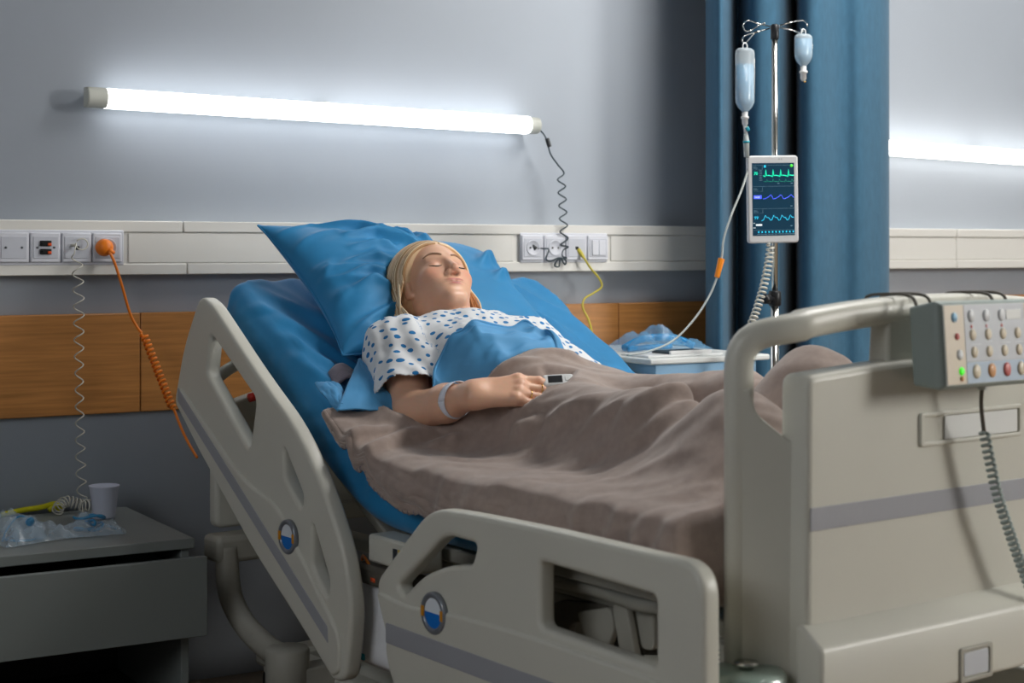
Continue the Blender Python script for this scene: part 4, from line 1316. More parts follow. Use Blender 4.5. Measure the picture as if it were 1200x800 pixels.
for s_ in (-1, 1):
    for k_ in range(150):
        hm = hms[rs.randint(3)]
        t = rs.rand() ** 1.15
        cc = .046 - .120 * t
        pts = []
        inf_ = 1.006 + .022 * rs.rand()
        sq = math.sqrt(max(.02, 1 - (cc / .103) ** 2)) * inf_
        wob = rs.randn() * .0012
        for ph in (3, 20, 40, 60, 80, 97):
            a_ = R(ph)
            m_ = .096 * sq * math.cos(a_)
            c2_ = cc + wob * math.sin(2 * a_)
            pts.append((s_ * .0935 * sq * math.sin(a_), -.022 + .82 * c2_ + .57 * m_, .031 - .57 * c2_ + .82 * m_))
        e1 = rs.randn() * .006; e2 = rs.randn() * .008
        pts.append((s_ * (.0965 + e1 * .3), -.010 - .040 * t + e1, -.050))
        pts.append((s_ * (.0965 + e1 * .3), -.012 - .034 * t + e2, -.090))
        if s_ < 0:
            pts.append((s_ * (.084 + e1), -.004 + e2, -.128 + .02 * rs.rand()))
            pts.append((s_ * (.060 + e1), .022 + e2, -.166 + .03 * rs.rand()))
        else:
            pts.append((s_ * (.072 + e1), .002 + e2, -.118 + .02 * rs.rand()))
            pts.append((s_ * (.060 + e1), .012 + e2, -.140 + .03 * rs.rand()))
        path = catmull(pts, 4)
        W_ = [tuple(h2b(p)) for p in path]
        hm.tube(W_, .0028, 6, taper=lambda u: .55 + .45 * math.sin(math.pi * min(1, .12 + u)) if u < .85 else max(.1, (1 - u) / .15 * .6))
for hm, hmat in zip(hms, ('hair', 'hair_light', 'hair_dark')):
    hs_ = hm.build('hair_strands', hmat, per)
    hs_['kind'] = 'stuff'

# wristband, rings
c_ = ELR * .30 + WR * .70
fd = (WR - ELR) / np.linalg.norm(WR - ELR)
fa = np.cross(fd, [0, 0, 1]); fa /= np.linalg.norm(fa); fb_ = np.cross(fa, fd)
Pb = np.zeros((2, 33, 3))
for j in range(33):
    a = 2 * math.pi * j / 32
    for i in range(2):
        Pb[i, j] = c_ + fd * (-.0095 + .019 * i) + (fa * math.cos(a) * 1.0 + fb_ * math.sin(a)) * (.0362 - .0012 * i) + fd * .010 * math.sin(a)
wb = MB().grid(Pb).build('wristband', 'band_white', solid=.0008, offset=1)
wb.location = tuple(BED_O); wb.rotation_euler = (0, 0, BED_RZ)
tag(wb, 'white paper identification band around the wrist', 'wristband')
def ring_on(f_, t, name, lab):
    c = f_[0] * (1 - t) + f_[1] * t
    ax_ = (f_[1] - f_[0]) / np.linalg.norm(f_[1] - f_[0])
    p_ = np.cross(ax_, HN); p_ /= np.linalg.norm(p_); r_ = np.cross(ax_, p_)
    rp = [tuple(c + (p_ * math.cos(a) + r_ * math.sin(a)) * .0102) for a in np.linspace(0, 2 * math.pi, 25)]
    o = MB().tube(rp, .0013, 6, cap=False).build(name, 'gold')
    o.location = tuple(BED_O); o.rotation_euler = (0, 0, BED_RZ)
    return tag(o, lab, 'ring')
ring_on(FING[2], .55, 'finger_ring', 'thin gold ring on the ring finger of the resting hand')
ring_on(FING[1], .98, 'finger_ring', 'small gold ring on the middle finger beside the oximeter')

# ------------------------------------------------------------------ gown
def seg_t(P, a, b):
    ab = b - a
    return ((P - a) @ ab) / (ab @ ab)
def gown_sdf(P):
    RB = np.array([[1, 0, 0], [0, .866, .5], [0, -.5, .866]])
    d = torso(P)
    sl_ = cap(P, SHR, ELR, .058, .066)
    sl2 = cap(P, SHL, ELL, .056, .060)
    d = smin(d, sl_, .035)
    d = smin(d, sl2, .035)
    d = smin(d, cap(P, NB - neck_dir * .02, NB + neck_dir * .012, .062, .052), .03)
    f_ = .006 * vnoise(P[..., 0] * 1.0 + P[..., 2] * .8, P[..., 1], 22, 21, 2) + .004 * vnoise(P[..., 0], P[..., 1] + P[..., 2], 45, 22, 2)
    # sleeve pleats running down the arm
    q = P - SHR
    ang = np.arctan2(q @ np.array([0, -.5, .866]), q @ np.array([1., 0, 0]))
    near = np.exp(-np.maximum(0, sl_) / .03)
    f_ = f_ + near * .0045 * np.sin(ang * 7 + 9 * vnoise(P[..., 0], P[..., 1], 9, 31, 2))
    return d - .0105 - f_
Vg, Fg = surface_nets(gown_sdf, (.08, .86, .62), (.82, 1.38, 1.04), .0055)
tR = seg_t(Vg, SHR, ELR); nR = cap(Vg, SHR, ELR, 0)
tL = seg_t(Vg, SHL, ELL); nL = cap(Vg, SHL, ELL, 0)
nk = cap(Vg, NB - neck_dir * .04, HC, 0)
front = (Vg - NB) @ np.array([0, -.5, .866])
mask = ~((nk < .064 + .012 * np.clip(front / .06, 0, 1)) & (neck_side(Vg) > -.045)) & ~((tR > .80 + .03 * np.sin(40 * Vg[:, 0])) & (nR < .10) & (Vg[:, 0] < .26)) & ~((tL > 1.02) & (nL < .12) & (Vg[:, 0] > .63)) & (neck_side(Vg) < .02) & (Vg[:, 1] > np.interp(Vg[:, 0], [.2, .3, .45, .6, .7], [.98, .945, .94, .97, .96]))
Vg, Fg = keep(Vg, Fg, mask)
Vg = smooth_mesh(Vg, Fg, 2, .5)
mg = bpy.data.materials.new('gown_print'); mg.use_nodes = True
nt = mg.node_tree; b = nt.nodes['Principled BSDF']
an = nt.nodes.new('ShaderNodeAttribute'); an.attribute_name = 'weave'
vo = nt.nodes.new('ShaderNodeTexVoronoi'); vo.voronoi_dimensions = '2D'; vo.inputs['Scale'].default_value = 44; vo.inputs['Randomness'].default_value = .55
wn = nt.nodes.new('ShaderNodeTexWhiteNoise'); wn.noise_dimensions = '3D'
mr = nt.nodes.new('ShaderNodeMapRange'); mr.inputs['To Min'].default_value = .15; mr.inputs['To Max'].default_value = .27
lt = nt.nodes.new('ShaderNodeMath'); lt.operation = 'LESS_THAN'
mxn = nt.nodes.new('ShaderNodeMix'); mxn.data_type = 'RGBA'
mxn.inputs['A'].default_value = (*lin((226, 229, 232)), 1); mxn.inputs['B'].default_value = (*lin((22, 118, 182)), 1)
nt.links.new(an.outputs['Vector'], vo.inputs['Vector'])
nt.links.new(vo.outputs['Position'], wn.inputs['Vector']); nt.links.new(wn.outputs['Value'], mr.inputs['Value'])
nt.links.new(vo.outputs['Distance'], lt.inputs[0]); nt.links.new(mr.outputs['Result'], lt.inputs[1])
nt.links.new(lt.outputs['Value'], mxn.inputs['Factor']); nt.links.new(mxn.outputs['Result'], b.inputs['Base Color'])
b.inputs['Roughness'].default_value = .8
n3 = nt.nodes.new('ShaderNodeTexNoise'); n3.inputs['Scale'].default_value = 900
tcn = nt.nodes.new('ShaderNodeTexCoord'); nt.links.new(tcn.outputs['Object'], n3.inputs['Vector'])
bpn = nt.nodes.new('ShaderNodeBump'); bpn.inputs['Strength'].default_value = .12; bpn.inputs['Distance'].default_value = .003
nt.links.new(n3.outputs['Fac'], bpn.inputs['Height']); nt.links.new(bpn.outputs['Normal'], b.inputs['Normal'])
MATS['gown_print'] = mg
gown = np_obj('gown', Vg, Fg, 'gown_print', per)
sI = (Vg - BR(.39, 0, 0)) @ np.array([0, .866, .5])
uv = np.stack([Vg[:, 0], sI, np.zeros(len(Vg))], 1)
q = Vg - SHR
ang = np.arctan2(q @ np.array([0, -.5, .866]), -(q[:, 0]))
armuv = np.stack([.062 * -ang + .228, seg_t(Vg, SHR, ELR) * -.18 + .26, np.zeros(len(Vg))], 1)
wA = sstep(.03, -.01, Vg[:, 0] - SHR[0])[:, None]
uv = np.where(wA > .5, armuv, uv)
at = gown.data.attributes.new('weave', 'FLOAT_VECTOR', 'POINT')
at.data.foreach_set('vector', uv.ravel())
md = gown.modifiers.new('solid', 'SOLIDIFY'); md.thickness = .0022; md.offset = -1

def bedplace(o):
    o.location = tuple(BED_O); o.rotation_euler = (0, 0, BED_RZ)
    return o

# ------------------------------------------------------------------ mattress with a blue fitted cover
MX0, MX1, TH, RC = .052, .925, .125, .034
ring = []
def arc(cx_, cz_, a0, a1, n_): return [(cx_ + RC * math.cos(a), cz_ + RC * math.sin(a)) for a in np.linspace(a0, a1, n_)]
ring += [(x_, 0.0) for x_ in np.linspace(MX0 + RC, MX1 - RC, 70)]
ring += arc(MX1 - RC, -RC, math.pi / 2, 0, 8)[1:]
ring += [(MX1, z_) for z_ in np.linspace(-RC, -TH + RC, 10)[1:-1]]
ring += arc(MX1 - RC, -TH + RC, 0, -math.pi / 2, 6)
ring += [(x_, -TH) for x_ in np.linspace(MX1 - RC, MX0 + RC, 20)[1:-1]]
ring += arc(MX0 + RC, -TH + RC, -math.pi / 2, -math.pi, 6)
ring += [(MX0, z_) for z_ in np.linspace(-TH + RC, -RC, 14)[1:-1]]
ring += arc(MX0 + RC, -RC, math.pi, math.pi / 2, 10)[:-1]
ring = np.array(ring)
Ltot = .95 + .70
S_ = np.concatenate([np.linspace(0, .03, 6), np.linspace(.03, Ltot - .03, 190)[1:-1], np.linspace(Ltot - .03, Ltot, 8)])
G = np.zeros((len(S_), len(ring), 3))
cxm = (MX0 + MX1) / 2
cen = np.array([cxm, -TH / 2])
for i, s in enumerate(S_):
    dE = min(s, Ltot - s)
    ins = 0.0
    if dE < .03:
        ins = .03 - math.sqrt(max(0, .03 ** 2 - (.03 - dE) ** 2))
    rg = ring.copy()
    rg[:, 0] = cxm + (rg[:, 0] - cxm) * (1 - ins / .41)
    rg[:, 1] = -TH / 2 + (rg[:, 1] + TH / 2) * (1 - ins / (TH / 2) * .9)
    # position on the top line and local frame, softly bent at the hinge
    t = (s + .05) - 1.0
    w_ = .05
    bend = 30 * (1 / (1 + math.exp(-t / .025)))
    v0 = .125 + s * .875 / .95 if t < 0 else 1.0 + t * .866
    z0 = .65 if t < 0 else .65 + t * .5
    zz0 = float(surfz(v0)) if abs(t) < .2 else z0
    ca_, sa_ = math.cos(R(bend)), math.sin(R(bend))
    G[i, :, 0] = rg[:, 0]
    G[i, :, 1] = v0 - sa_ * rg[:, 1]
    G[i, :, 2] = zz0 + ca_ * rg[:, 1]
# wrinkles in the cover
XX = np.tile(ring[:, 0], (len(S_), 1)); SS = np.tile(S_[:, None], (1, len(ring))); TT = np.tile(ring[:, 1], (len(S_), 1))
side = (XX < MX0 + .03) * 1.0
wr = np.zeros_like(XX)
for pts, w_, h_ in (([(.09, 1.62), (.16, 1.50), (.24, 1.30)], .016, .006), ([(.07, 1.55), (.12, 1.42), (.22, 1.22)], .014, .006),
                    ([(.06, 1.45), (.10, 1.33), (.18, 1.16)], .013, .005), ([(.06, 1.36), (.085, 1.24), (.13, 1.10)], .012, .005),
                    ([(.15, 1.63), (.20, 1.45), (.28, 1.25)], .016, .005), ([(.11, 1.46), (.20, 1.33), (.30, 1.24)], .012, .0045), ([(.60, 1.6), (.72, 1.40), (.80, 1.15)], .02, .007), ([(.70, 1.62), (.80, 1.42), (.85, 1.2)], .016, .007),
                    ([(.66, 1.5), (.74, 1.3), (.84, 1.08)], .014, .006)):
    wr += ridge(XX, SS, pts, w_, h_ * 1.8)
wr += .0042 * vnoise(XX * 2.2 + SS * .8, SS * .8 - XX * .4, 7, 41, 3)
# side face: slanting pulls
wr += .007 * (1 - 2.6 * np.abs(vnoise(XX * 1.0 + SS * .45, SS * .35 - XX * .2, 13, 47, 2))).clip(0, 1) ** 1.5 * (SS > .9) * (1 - side)
wr += side * (.006 * np.abs(vnoise(SS * 1.0 + TT * 1.1, TT * .25, 14, 43, 2)) + .0025 * vnoise(SS, TT, 25, 44, 2))
top = (TT > -TH + .02)
cN = G - np.roll(G, 1, 1)
cT = np.gradient(G, axis=0)
cR = (np.roll(G, -1, 1) - np.roll(G, 1, 1))
NN = np.cross(cT, cR); NN /= (np.linalg.norm(NN, axis=-1, keepdims=True) + 1e-9)
NN[:2] = 0; NN[-2:] = 0
ctr = G.mean(1, keepdims=True)
sgn = np.sign(((G - ctr) * NN).sum(-1, keepdims=True)); sgn[sgn == 0] = 1
G = G + NN * sgn * (wr * top)[..., None]
mm = MB()
k_ = len(ring)
Vt = G.reshape(-1, 3)
Ft = [(i * k_ + j, i * k_ + (j + 1) % k_, (i + 1) * k_ + (j + 1) % k_, (i + 1) * k_ + j) for i in range(len(S_) - 1) for j in range(k_)]
Ft += [tuple(range(k_ - 1, -1, -1)), tuple(range((len(S_) - 1) * k_, len(S_) * k_))]
mm.add(Vt, [tuple(reversed(f)) for f in Ft])
mt_ = tag(bedplace(mm.build('mattress', 'sheet_blue', None)), 'mattress in a bright blue wrinkled cover on the hospital bed', 'mattress')

# ------------------------------------------------------------------ height map of bed and body
gx = np.arange(-.06, .96, .006); gv = np.arange(-.02, 1.40, .006)
GX, GV = np.meshgrid(gx, gv, indexing='ij')
def topdown(fn, z0, floor_):
    Z = np.full(GX.shape, z0)
    for _ in range(55):
        d = fn(np.stack([GX, GV, Z], -1))
        Z = np.maximum(Z - np.maximum(d, 0) * .85, floor_)
    return Z
H0 = topdown(lambda P: smin(smin(torso(P), arms_up(P), .03), legs(P), .05), 1.05, surfz(GV))
def blur(A, n=1):
    for _ in range(n):
        B_ = np.pad(A, 1, mode='edge')
        A = (B_[:-2, 1:-1] + B_[2:, 1:-1] + B_[1:-1, :-2] + B_[1:-1, 2:] + 2 * A) / 6
    return A
def drape(H, n):
    A = H.copy()
    for _ in range(n):
        A = np.maximum(H, blur(A))
    return A
def samp(A, x, v):
    fx = np.clip((np.asarray(x) - gx[0]) / .006, 0, len(gx) - 1.001); fv = np.clip((np.asarray(v) - gv[0]) / .006, 0, len(gv) - 1.001)
    i = fx.astype(int); j = fv.astype(int); a = fx - i; b_ = fv - j
    return A[i, j] * (1 - a) * (1 - b_) + A[i + 1, j] * a * (1 - b_) + A[i, j + 1] * (1 - a) * b_ + A[i + 1, j + 1] * a * b_
HB = drape(H0, 130)
# the feet lift the blanket like a tent
HB = np.maximum(HB, .65 + .225 * np.exp(-((GX - .47) / .15) ** 2 - ((GV - .26) / .15) ** 2))
HB = np.maximum(HB, .65 + .165 * np.exp(-((GX - .27) / .11) ** 2 - ((GV - .24) / .17) ** 2))
HB = blur(HB, 6)
# arm rests on the blanket: underside of forearm and hand
Zb = np.full(GX.shape, .60)
for _ in range(60):
    d = forearm_hand(np.stack([GX, GV, Zb], -1))
    Zb = np.minimum(Zb + np.maximum(d, 0) * .85, 1.2)
hit = forearm_hand(np.stack([GX, GV, Zb], -1)) < .004
ARMB = np.where(hit, Zb, 9.0)
_c = _BM @ (_cam - BED_O)
def on_surf(px, py, A=HB, lift=.0):
    d = _BM @ (_fw + _rt * ((px - 600) / 1850.) - _up * ((py - 294) / 1850.))
    t = np.arange(2.0, 5.0, .0015)
    P = _c + t[:, None] * d
    ok = (P[:, 0] > -.02) & (P[:, 0] < .93) & (P[:, 1] < 1.38) & (P[:, 1] > 0)
    g_ = P[:, 2] - samp(A, P[:, 0], P[:, 1]) - lift
    idx = np.where(ok & (g_ < 0))[0]
    return P[idx[0]] if len(idx) else None
def trace(pts, A=HB):
    out = []
    for p in pts:
        q_ = on_surf(*p, A=A)
        if q_ is not None: out.append((q_[0], q_[1]))
    return out

# ------------------------------------------------------------------ blanket
BX0 = .046
ve_x = [-.05, .046, .10, .17, .22, .30, .43, .55, .65, .75, .9]
ve_v = [1.145, 1.135, 1.10, 1.045, .985, .930, .925, .955, 1.0, 1.04, 1.06]
def v_edge(x): return np.interp(x, ve_x, ve_v)
nx_top, nw = 190, 230
xs = np.linspace(BX0, .938, nx_top)
ws = np.linspace(0, 1, nw)
XT, WT = np.meshgrid(xs, ws, indexing='ij')
VT = .108 + WT * (v_edge(XT) + .012 * vnoise(XT, XT * 0, 14, 77, 2) - .108)
fold_px = [([(516, 513), (560, 491), (602, 474), (645, 452)], .016, .020), ([(555, 506), (588, 485), (626, 469), (660, 448)], .012, .013),
           ([(426, 573), (445, 529), (481, 513), (516, 510)], .016, .014), ([(453, 590), (472, 554), (500, 529), (544, 512), (637, 503)], .018, .016),
           ([(472, 592), (486, 556), (508, 532)], .012, .010), ([(401, 532), (423, 513), (467, 502)], .014, .012),
           ([(590, 500), (625, 478), (655, 462)], .011, .010), ([(560, 512), (600, 495), (640, 480), (675, 466)], .011, .010), ([(639, 499), (678, 482), (711, 469), (745, 456)], .018, .014),
           ([(690, 500), (725, 480), (748, 470)], .012, .008), ([(741, 490), (759, 470), (785, 462), (828, 458)], .012, .007),
           ([(723, 523), (768, 505), (810, 483), (846, 470)], .016, .008), ([(600, 508), (642, 501), (726, 489), (786, 471), (850, 457)], .022, .016),
           ([(545, 447), (575, 428), (610, 421)], .010, .008), ([(575, 447), (600, 432), (640, 428)], .010, .008), ([(620, 422), (655, 420), (690, 432)], .010, .006)]
def ridge3(P, pts, width, height):
    """soft fold crest along a 3D polyline lying on the cloth"""
    out = np.zeros(P.shape[:2])
    n_ = len(pts) - 1
    for i in range(n_):
        a = pts[i]; ab = pts[i + 1] - a
        l2 = ab @ ab + 1e-12
        t = np.clip(((P - a) @ ab) / l2, 0, 1)
        d2 = ((P - a - t[..., None] * ab) ** 2).sum(-1)
        tt = (i + t) / n_
        fade = np.clip(np.minimum(tt, 1 - tt) * 2.6, 0, 1)
        out = np.maximum(out, np.exp(-(d2 / (width * width) + 1e-9) ** .8) * fade)
    return out * height
ZT_ = samp(HB, XT, VT) + .016
BASE = np.stack([XT, VT, ZT_], -1)
dU = np.gradient(BASE, axis=0); dV = np.gradient(BASE, axis=1)
NB3 = np.cross(dU, dV); NB3 /= np.linalg.norm(NB3, axis=-1, keepdims=True) + 1e-9
NB3 *= np.sign(NB3[..., 2:3])
disp = np.zeros_like(ZT_)
for pts, w_, h_ in fold_px:
    tr_ = [on_surf(*p, lift=.016) for p in pts]
    tr_ = [p for p in tr_ if p is not None]
    runs = [[tr_[0]]] if tr_ else []
    for p in tr_[1:]:
        if np.linalg.norm(p - runs[-1][-1]) < .17: runs[-1].append(p)
        else: runs.append([p])
    for r_ in runs:
        if len(r_) > 1:
            rr_ = ridge3(BASE, [np.array(q_) for q_ in catmull([tuple(p) for p in r_], 3)], w_ * .8, h_ * 1.9)
            disp = np.maximum(disp, rr_) + .3 * np.minimum(disp, rr_)
Lw = np.cumsum(np.linalg.norm(dU, axis=-1), 0)          # run of cloth across the bed
disp += .006 * vnoise(Lw + .5 * VT, VT - .3 * Lw, 9, 51, 3) + .005 * (1 - np.abs(vnoise(Lw * 1.2 + VT * .9, VT * .35 - Lw * .3, 11, 57, 2)) * 2.2).clip(-.5, 1)
NBD = BASE + NB3 * disp[..., None]
XT, VT, ZT_ = NBD[..., 0], NBD[..., 1], NBD[..., 2]
aB = samp(np.where(ARMB > 5, 2.0, ARMB), XT, VT)
armmin = np.minimum(ARMB, 2.0)
# soft dent under the arm
dent = armmin.copy()
for _ in range(10):
    Bp = np.pad(dent, 1, mode='edge')
    nb = np.minimum(np.minimum(Bp[:-2, 1:-1], Bp[2:, 1:-1]), np.minimum(Bp[1:-1, :-2], Bp[1:-1, 2:]))
    dent = np.minimum(dent, nb + .0085)
dS = samp(dent, XT, VT) - .0035
ZT_ = np.maximum(np.minimum(ZT_, dS), samp(H0, XT, VT) + .003)
# head edge lies down on what is beneath
# left and right drops
nq = 34
def qmax(v): return np.interp(v, [0, .18, .30, .78, .90, 1.04, 1.10, 1.14], [.105, .10, .085, .080, .065, .028, .012, .004])
qs = np.linspace(0, 1, nq + 1)[1:]
Vl = VT[0]
ql = qmax(Vl) + .006 * vnoise(Vl, Vl * 0, 12, 61, 2)
rows = []
for k_, qf in enumerate(qs[::-1]):
    dq = qf * ql
    fold = .011 * vnoise(Vl * 1.0 + .12 * qf, Vl * 0 + .2 * qf, 15, 62, 2) * (.25 + qf) * 1.25 + .004 * vnoise(Vl, Vl * 0 + qf, 40, 63, 1) * qf
    for vc, am, wd_ in ((.235, .020, .018), (.175, .022, .016), (.115, .030, .022), (.33, .010, .016), (.62, .010, .02), (.70, .009, .014)):
        fold = fold + am * np.exp(-((Vl - vc - .02 * qf) / wd_) ** 2) * (.45 + .55 * qf)
    x_ = BX0 - .020 - .012 * np.sin(np.minimum(1, dq / .04) * math.pi / 2) - np.maximum(fold, -.006)
    rows.append(np.stack([x_, Vl + .02 * (1 - Vl) * 0, ZT_[0] - dq - .004], -1))
TOP = np.stack([XT, VT, ZT_], -1)
RR = []
for qf in np.linspace(0, 1, 14)[1:]:
    RR.append(np.stack([np.full(nw, .955) + .006 * vnoise(VT[-1], VT[-1] * 0 + qf, 14, 66, 2), VT[-1], ZT_[-1] - .004 - .13 * qf], -1))
PB = np.concatenate([np.array(rows), TOP, np.array(RR)])
def gsm(P, it, sl0=None):
    for _ in range(it):
        Q = P.copy()
        Q[1:-1, 1:-1] = (P[:-2, 1:-1] + P[2:, 1:-1] + P[1:-1, :-2] + P[1:-1, 2:] + 2 * P[1:-1, 1:-1]) / 6
        Q[1:-1, 0] = (P[:-2, 0] + P[2:, 0] + 2 * P[1:-1, 0]) / 4
        Q[1:-1, -1] = (P[:-2, -1] + P[2:, -1] + 2 * P[1:-1, -1]) / 4
        P = Q
    return P
PB = gsm(PB, 2)
# never through the body or the mattress: keep above, under the arm keep below
FD = np.stack([PB[:, 0] + np.array([0, -.004 - .006 * math.sin(qf * 3), -.015 - .13 * qf]) * np.array([1, 1, 1]) for qf in np.linspace(1, 0, 12)], 1)
FD[:, :, 2] = np.maximum(FD[:, :, 2], .535)
FD[:34, :, 2] = np.minimum(FD[:34, :, 2], PB[:34, :1, 2])
PB = np.concatenate([FD, PB], 1)
bl = tag(bedplace(empty('blanket')), 'taupe fleece blanket spread over the legs', 'blanket')
MB().grid(PB).build('blanket_cloth', 'blanket', bl, solid=.005, offset=-1)
edge = [tuple(PB[i, -1]) for i in range(0, PB.shape[0] - 12)][::-1] if False else [tuple(p) for p in PB[:, -1]][:-14]
edge = edge[::-1] + [tuple(p) for p in PB[0, ::-1]]
hem = MB().tube(edge[::2], .0042, 6).build('hem', 'blanket', bl)
# whip stitches along the visible hem
stt = []
st = MB()
acc_ = 0
for i in range(len(edge) - 1):
    acc_ += (Vector(edge[i + 1]) - Vector(edge[i])).length
    if acc_ > .011:
        acc_ = 0
        c = Vector(edge[i]); t_ = (Vector(edge[i + 1]) - c).normalized()
        n_ = t_.orthogonal().normalized(); b_ = t_.cross(n_)
        st.tube([tuple(c + (n_ * math.cos(a) + b_ * math.sin(a)) * .0046 + t_ * .0015 * math.sin(a)) for a in np.linspace(0, 2 * math.pi, 9)], .0011, 4, cap=False)
so = st.build('hem_stitching', 'blanket_under', bl); so['kind'] = 'stuff'

# folded-back grey corner of the blanket beside the sheet flap
q = on_surf(404, 447, A=np.maximum(surfz(GV), 0), lift=.012)
Uc, Vc = np.meshgrid(np.linspace(-1, 1, 16), np.linspace(0, 1, 16), indexing='ij')
P = np.stack([q[0] + .022 * Uc + .012 * (Vc - .5), q[1] + .05 * (Vc - .5) - .01 * Uc, q[2] + .018 * np.cos(Uc * 1.5) + .025 * (Vc - .5) + .003 * vnoise(Uc, Vc, 2, 81) + .002], -1)
MB().grid(P).build('turned_corner', 'blanket_under', bl, solid=.006)

# ------------------------------------------------------------------ blue top sheet folded over the chest, with a loose corner on the mattress
ts = tag(bedplace(empty('top_sheet')), 'blue top sheet folded over the chest above the blanket', 'sheet')
HC1 = blur(drape(topdown(lambda P: np.minimum(gown_sdf(P), smin(torso(P), legs(P), .05)), 1.05, surfz(GV)), 25), 3)
topline = []
for p in ((509, 452), (510, 432), (526, 402), (560, 383), (610, 381), (636, 392), (655, 408), (672, 430)):
    q_ = on_surf(*p, A=HC1, lift=.012)
    if q_ is not None: topline.append(q_)
topline = np.array(topline)
tl = np.array(catmull([tuple(p) for p in topline], 12))
na, nb = len(tl), 60
PS = np.zeros((na, nb, 3))
for i in range(na):
    x0_, v0_ = tl[i, 0], tl[i, 1]
    # towards the blanket edge
    f_ = i / (na - 1)
    x1_ = .205 + (.60 - .205) * f_
    v1_ = float(v_edge(x1_)) - .07
    for j in range(nb):
        t = j / (nb - 1)
        PS[i, j, 0] = x0_ + (x1_ - x0_) * t
        PS[i, j, 1] = v0_ + (v1_ - v0_) * t
X_, V_ = PS[..., 0], PS[..., 1]
Z_ = samp(HC1, X_, V_) + .010
f2 = np.zeros_like(Z_)
for pts, w_, h_ in (([(512, 450), (535, 425), (560, 402), (590, 394)], .012, .012), ([(520, 447), (550, 425), (590, 408), (640, 402)], .010, .010), ([(530, 412), (560, 392), (600, 388)], .010, .007),
                    ([(600, 392), (640, 402), (668, 420)], .010, .008), ([(560, 425), (600, 408), (640, 410)], .008, .007), ([(511, 440), (524, 418), (545, 400)], .010, .008)):
    tr_ = trace(pts, HC1)
    if len(tr_) > 1: f2 = np.maximum(f2, ridge(X_, V_, tr_, w_ * .8, h_ * 1.6))
f2 += .003 * vnoise(X_ + V_, V_ - X_, 14, 91, 3)
rdg = lambda a_, b_, sc, sd: (1 - 2.6 * np.abs(vnoise(a_, b_, sc, sd, 2))).clip(0, 1) ** 1.5
f2 += .009 * rdg(V_ * 1.0 - X_ * .55, X_ * .35 + V_ * .2, 20, 113) + .005 * rdg(V_ + X_ * .5, X_ * .5, 26, 114)
PS[..., 2] = Z_ + f2
inside = np.clip((samp(HB, X_, V_) + .012) - PS[..., 2], -1, 1)
under = sstep(.0, -.035, V_ - (v_edge(X_) - .0))
PS[..., 2] = PS[..., 2] * (1 - under) + np.minimum(PS[..., 2], samp(HB, X_, V_) + .006) * under
PS[..., 2] = np.maximum(np.minimum(PS[..., 2], samp(dent, X_, V_) - .010), samp(HC1, X_, V_) + .011 + .5 * f2)
def blz(x, v):
    fi = np.clip((x - BX0) / (.938 - BX0) * (nx_top - 1), 0, nx_top - 1.001); fj = np.clip((v - .108) / (v_edge(x) - .108) * (nw - 1), 0, nw - 1.001)
    i = fi.astype(int); j = fj.astype(int); a = fi - i; b_ = fj - j
    return ZT_[i, j] * (1 - a) * (1 - b_) + ZT_[i + 1, j] * a * (1 - b_) + ZT_[i, j + 1] * (1 - a) * b_ + ZT_[i + 1, j + 1] * a * b_
PS = gsm(PS, 2)
lowd = np.minimum(PS[..., 2], blz(PS[..., 0], PS[..., 1]) - .009)
wl = sstep(.012, -.008, PS[..., 1] - v_edge(PS[..., 0]))
PS[..., 2] = PS[..., 2] * (1 - wl) + lowd * wl
MB().grid(PS).build('chest_fold', 'sheet_blue_light', ts, solid=.003, offset=-1)
MB().tube([tuple(p + np.array([0, 0, -.001])) for p in PS[:, 0]], .0032, 6).build('sheet_hem', 'sheet_blue_light', ts)
# loose corner flap standing beside the sleeve
SM = np.maximum(surfz(GV), 0)
def smp(px, py, lift): return np.array(on_surf(px, py, A=SM, lift=lift))
def flap(lft, rgt, bul, sd):
    """sheet between two border curves"""
    l_ = np.array(catmull(lft, 14)); r_ = np.array(catmull(rgt, 14))
    k_ = min(len(l_), len(r_)); l_, r_ = l_[:k_], r_[:k_]
    c_ = np.linspace(0, 1, 26)
    P = l_[:, None] * (1 - c_)[None, :, None] + r_[:, None] * c_[None, :, None]
    A_, C_ = np.meshgrid(np.linspace(0, 1, k_), c_, indexing='ij')
    P[..., 2] += bul * np.sin(C_ * math.pi) * np.sin(np.minimum(1, A_ * 1.3) * math.pi / 2) + .0035 * vnoise(A_ + C_, C_ - A_, 4, sd, 2)
    MB().grid(P).build('loose_corner', 'sheet_blue_light', ts, solid=.003)
flap([smp(420, 421, .064), smp(410, 446, .052), smp(394, 481, .034)], [smp(423, 422, .064), smp(452, 458, .058), smp(486, 493, .034)], .010, 95)
flap([smp(369, 449, .020), smp(378, 462, .024), smp(396, 483, .026)], [smp(392, 448, .030), smp(402, 458, .034), smp(404, 478, .034)], .010, 96)

# ------------------------------------------------------------------ pillow
pTL, pTR = np.array([.125, 1.615, 1.118]), np.array([.755, 1.595, 1.050])
pBL, pBR = np.array([.138, 1.262, .842]), np.array([.735, 1.235, .820])
npil = 150
a = np.linspace(-1, 1, npil)
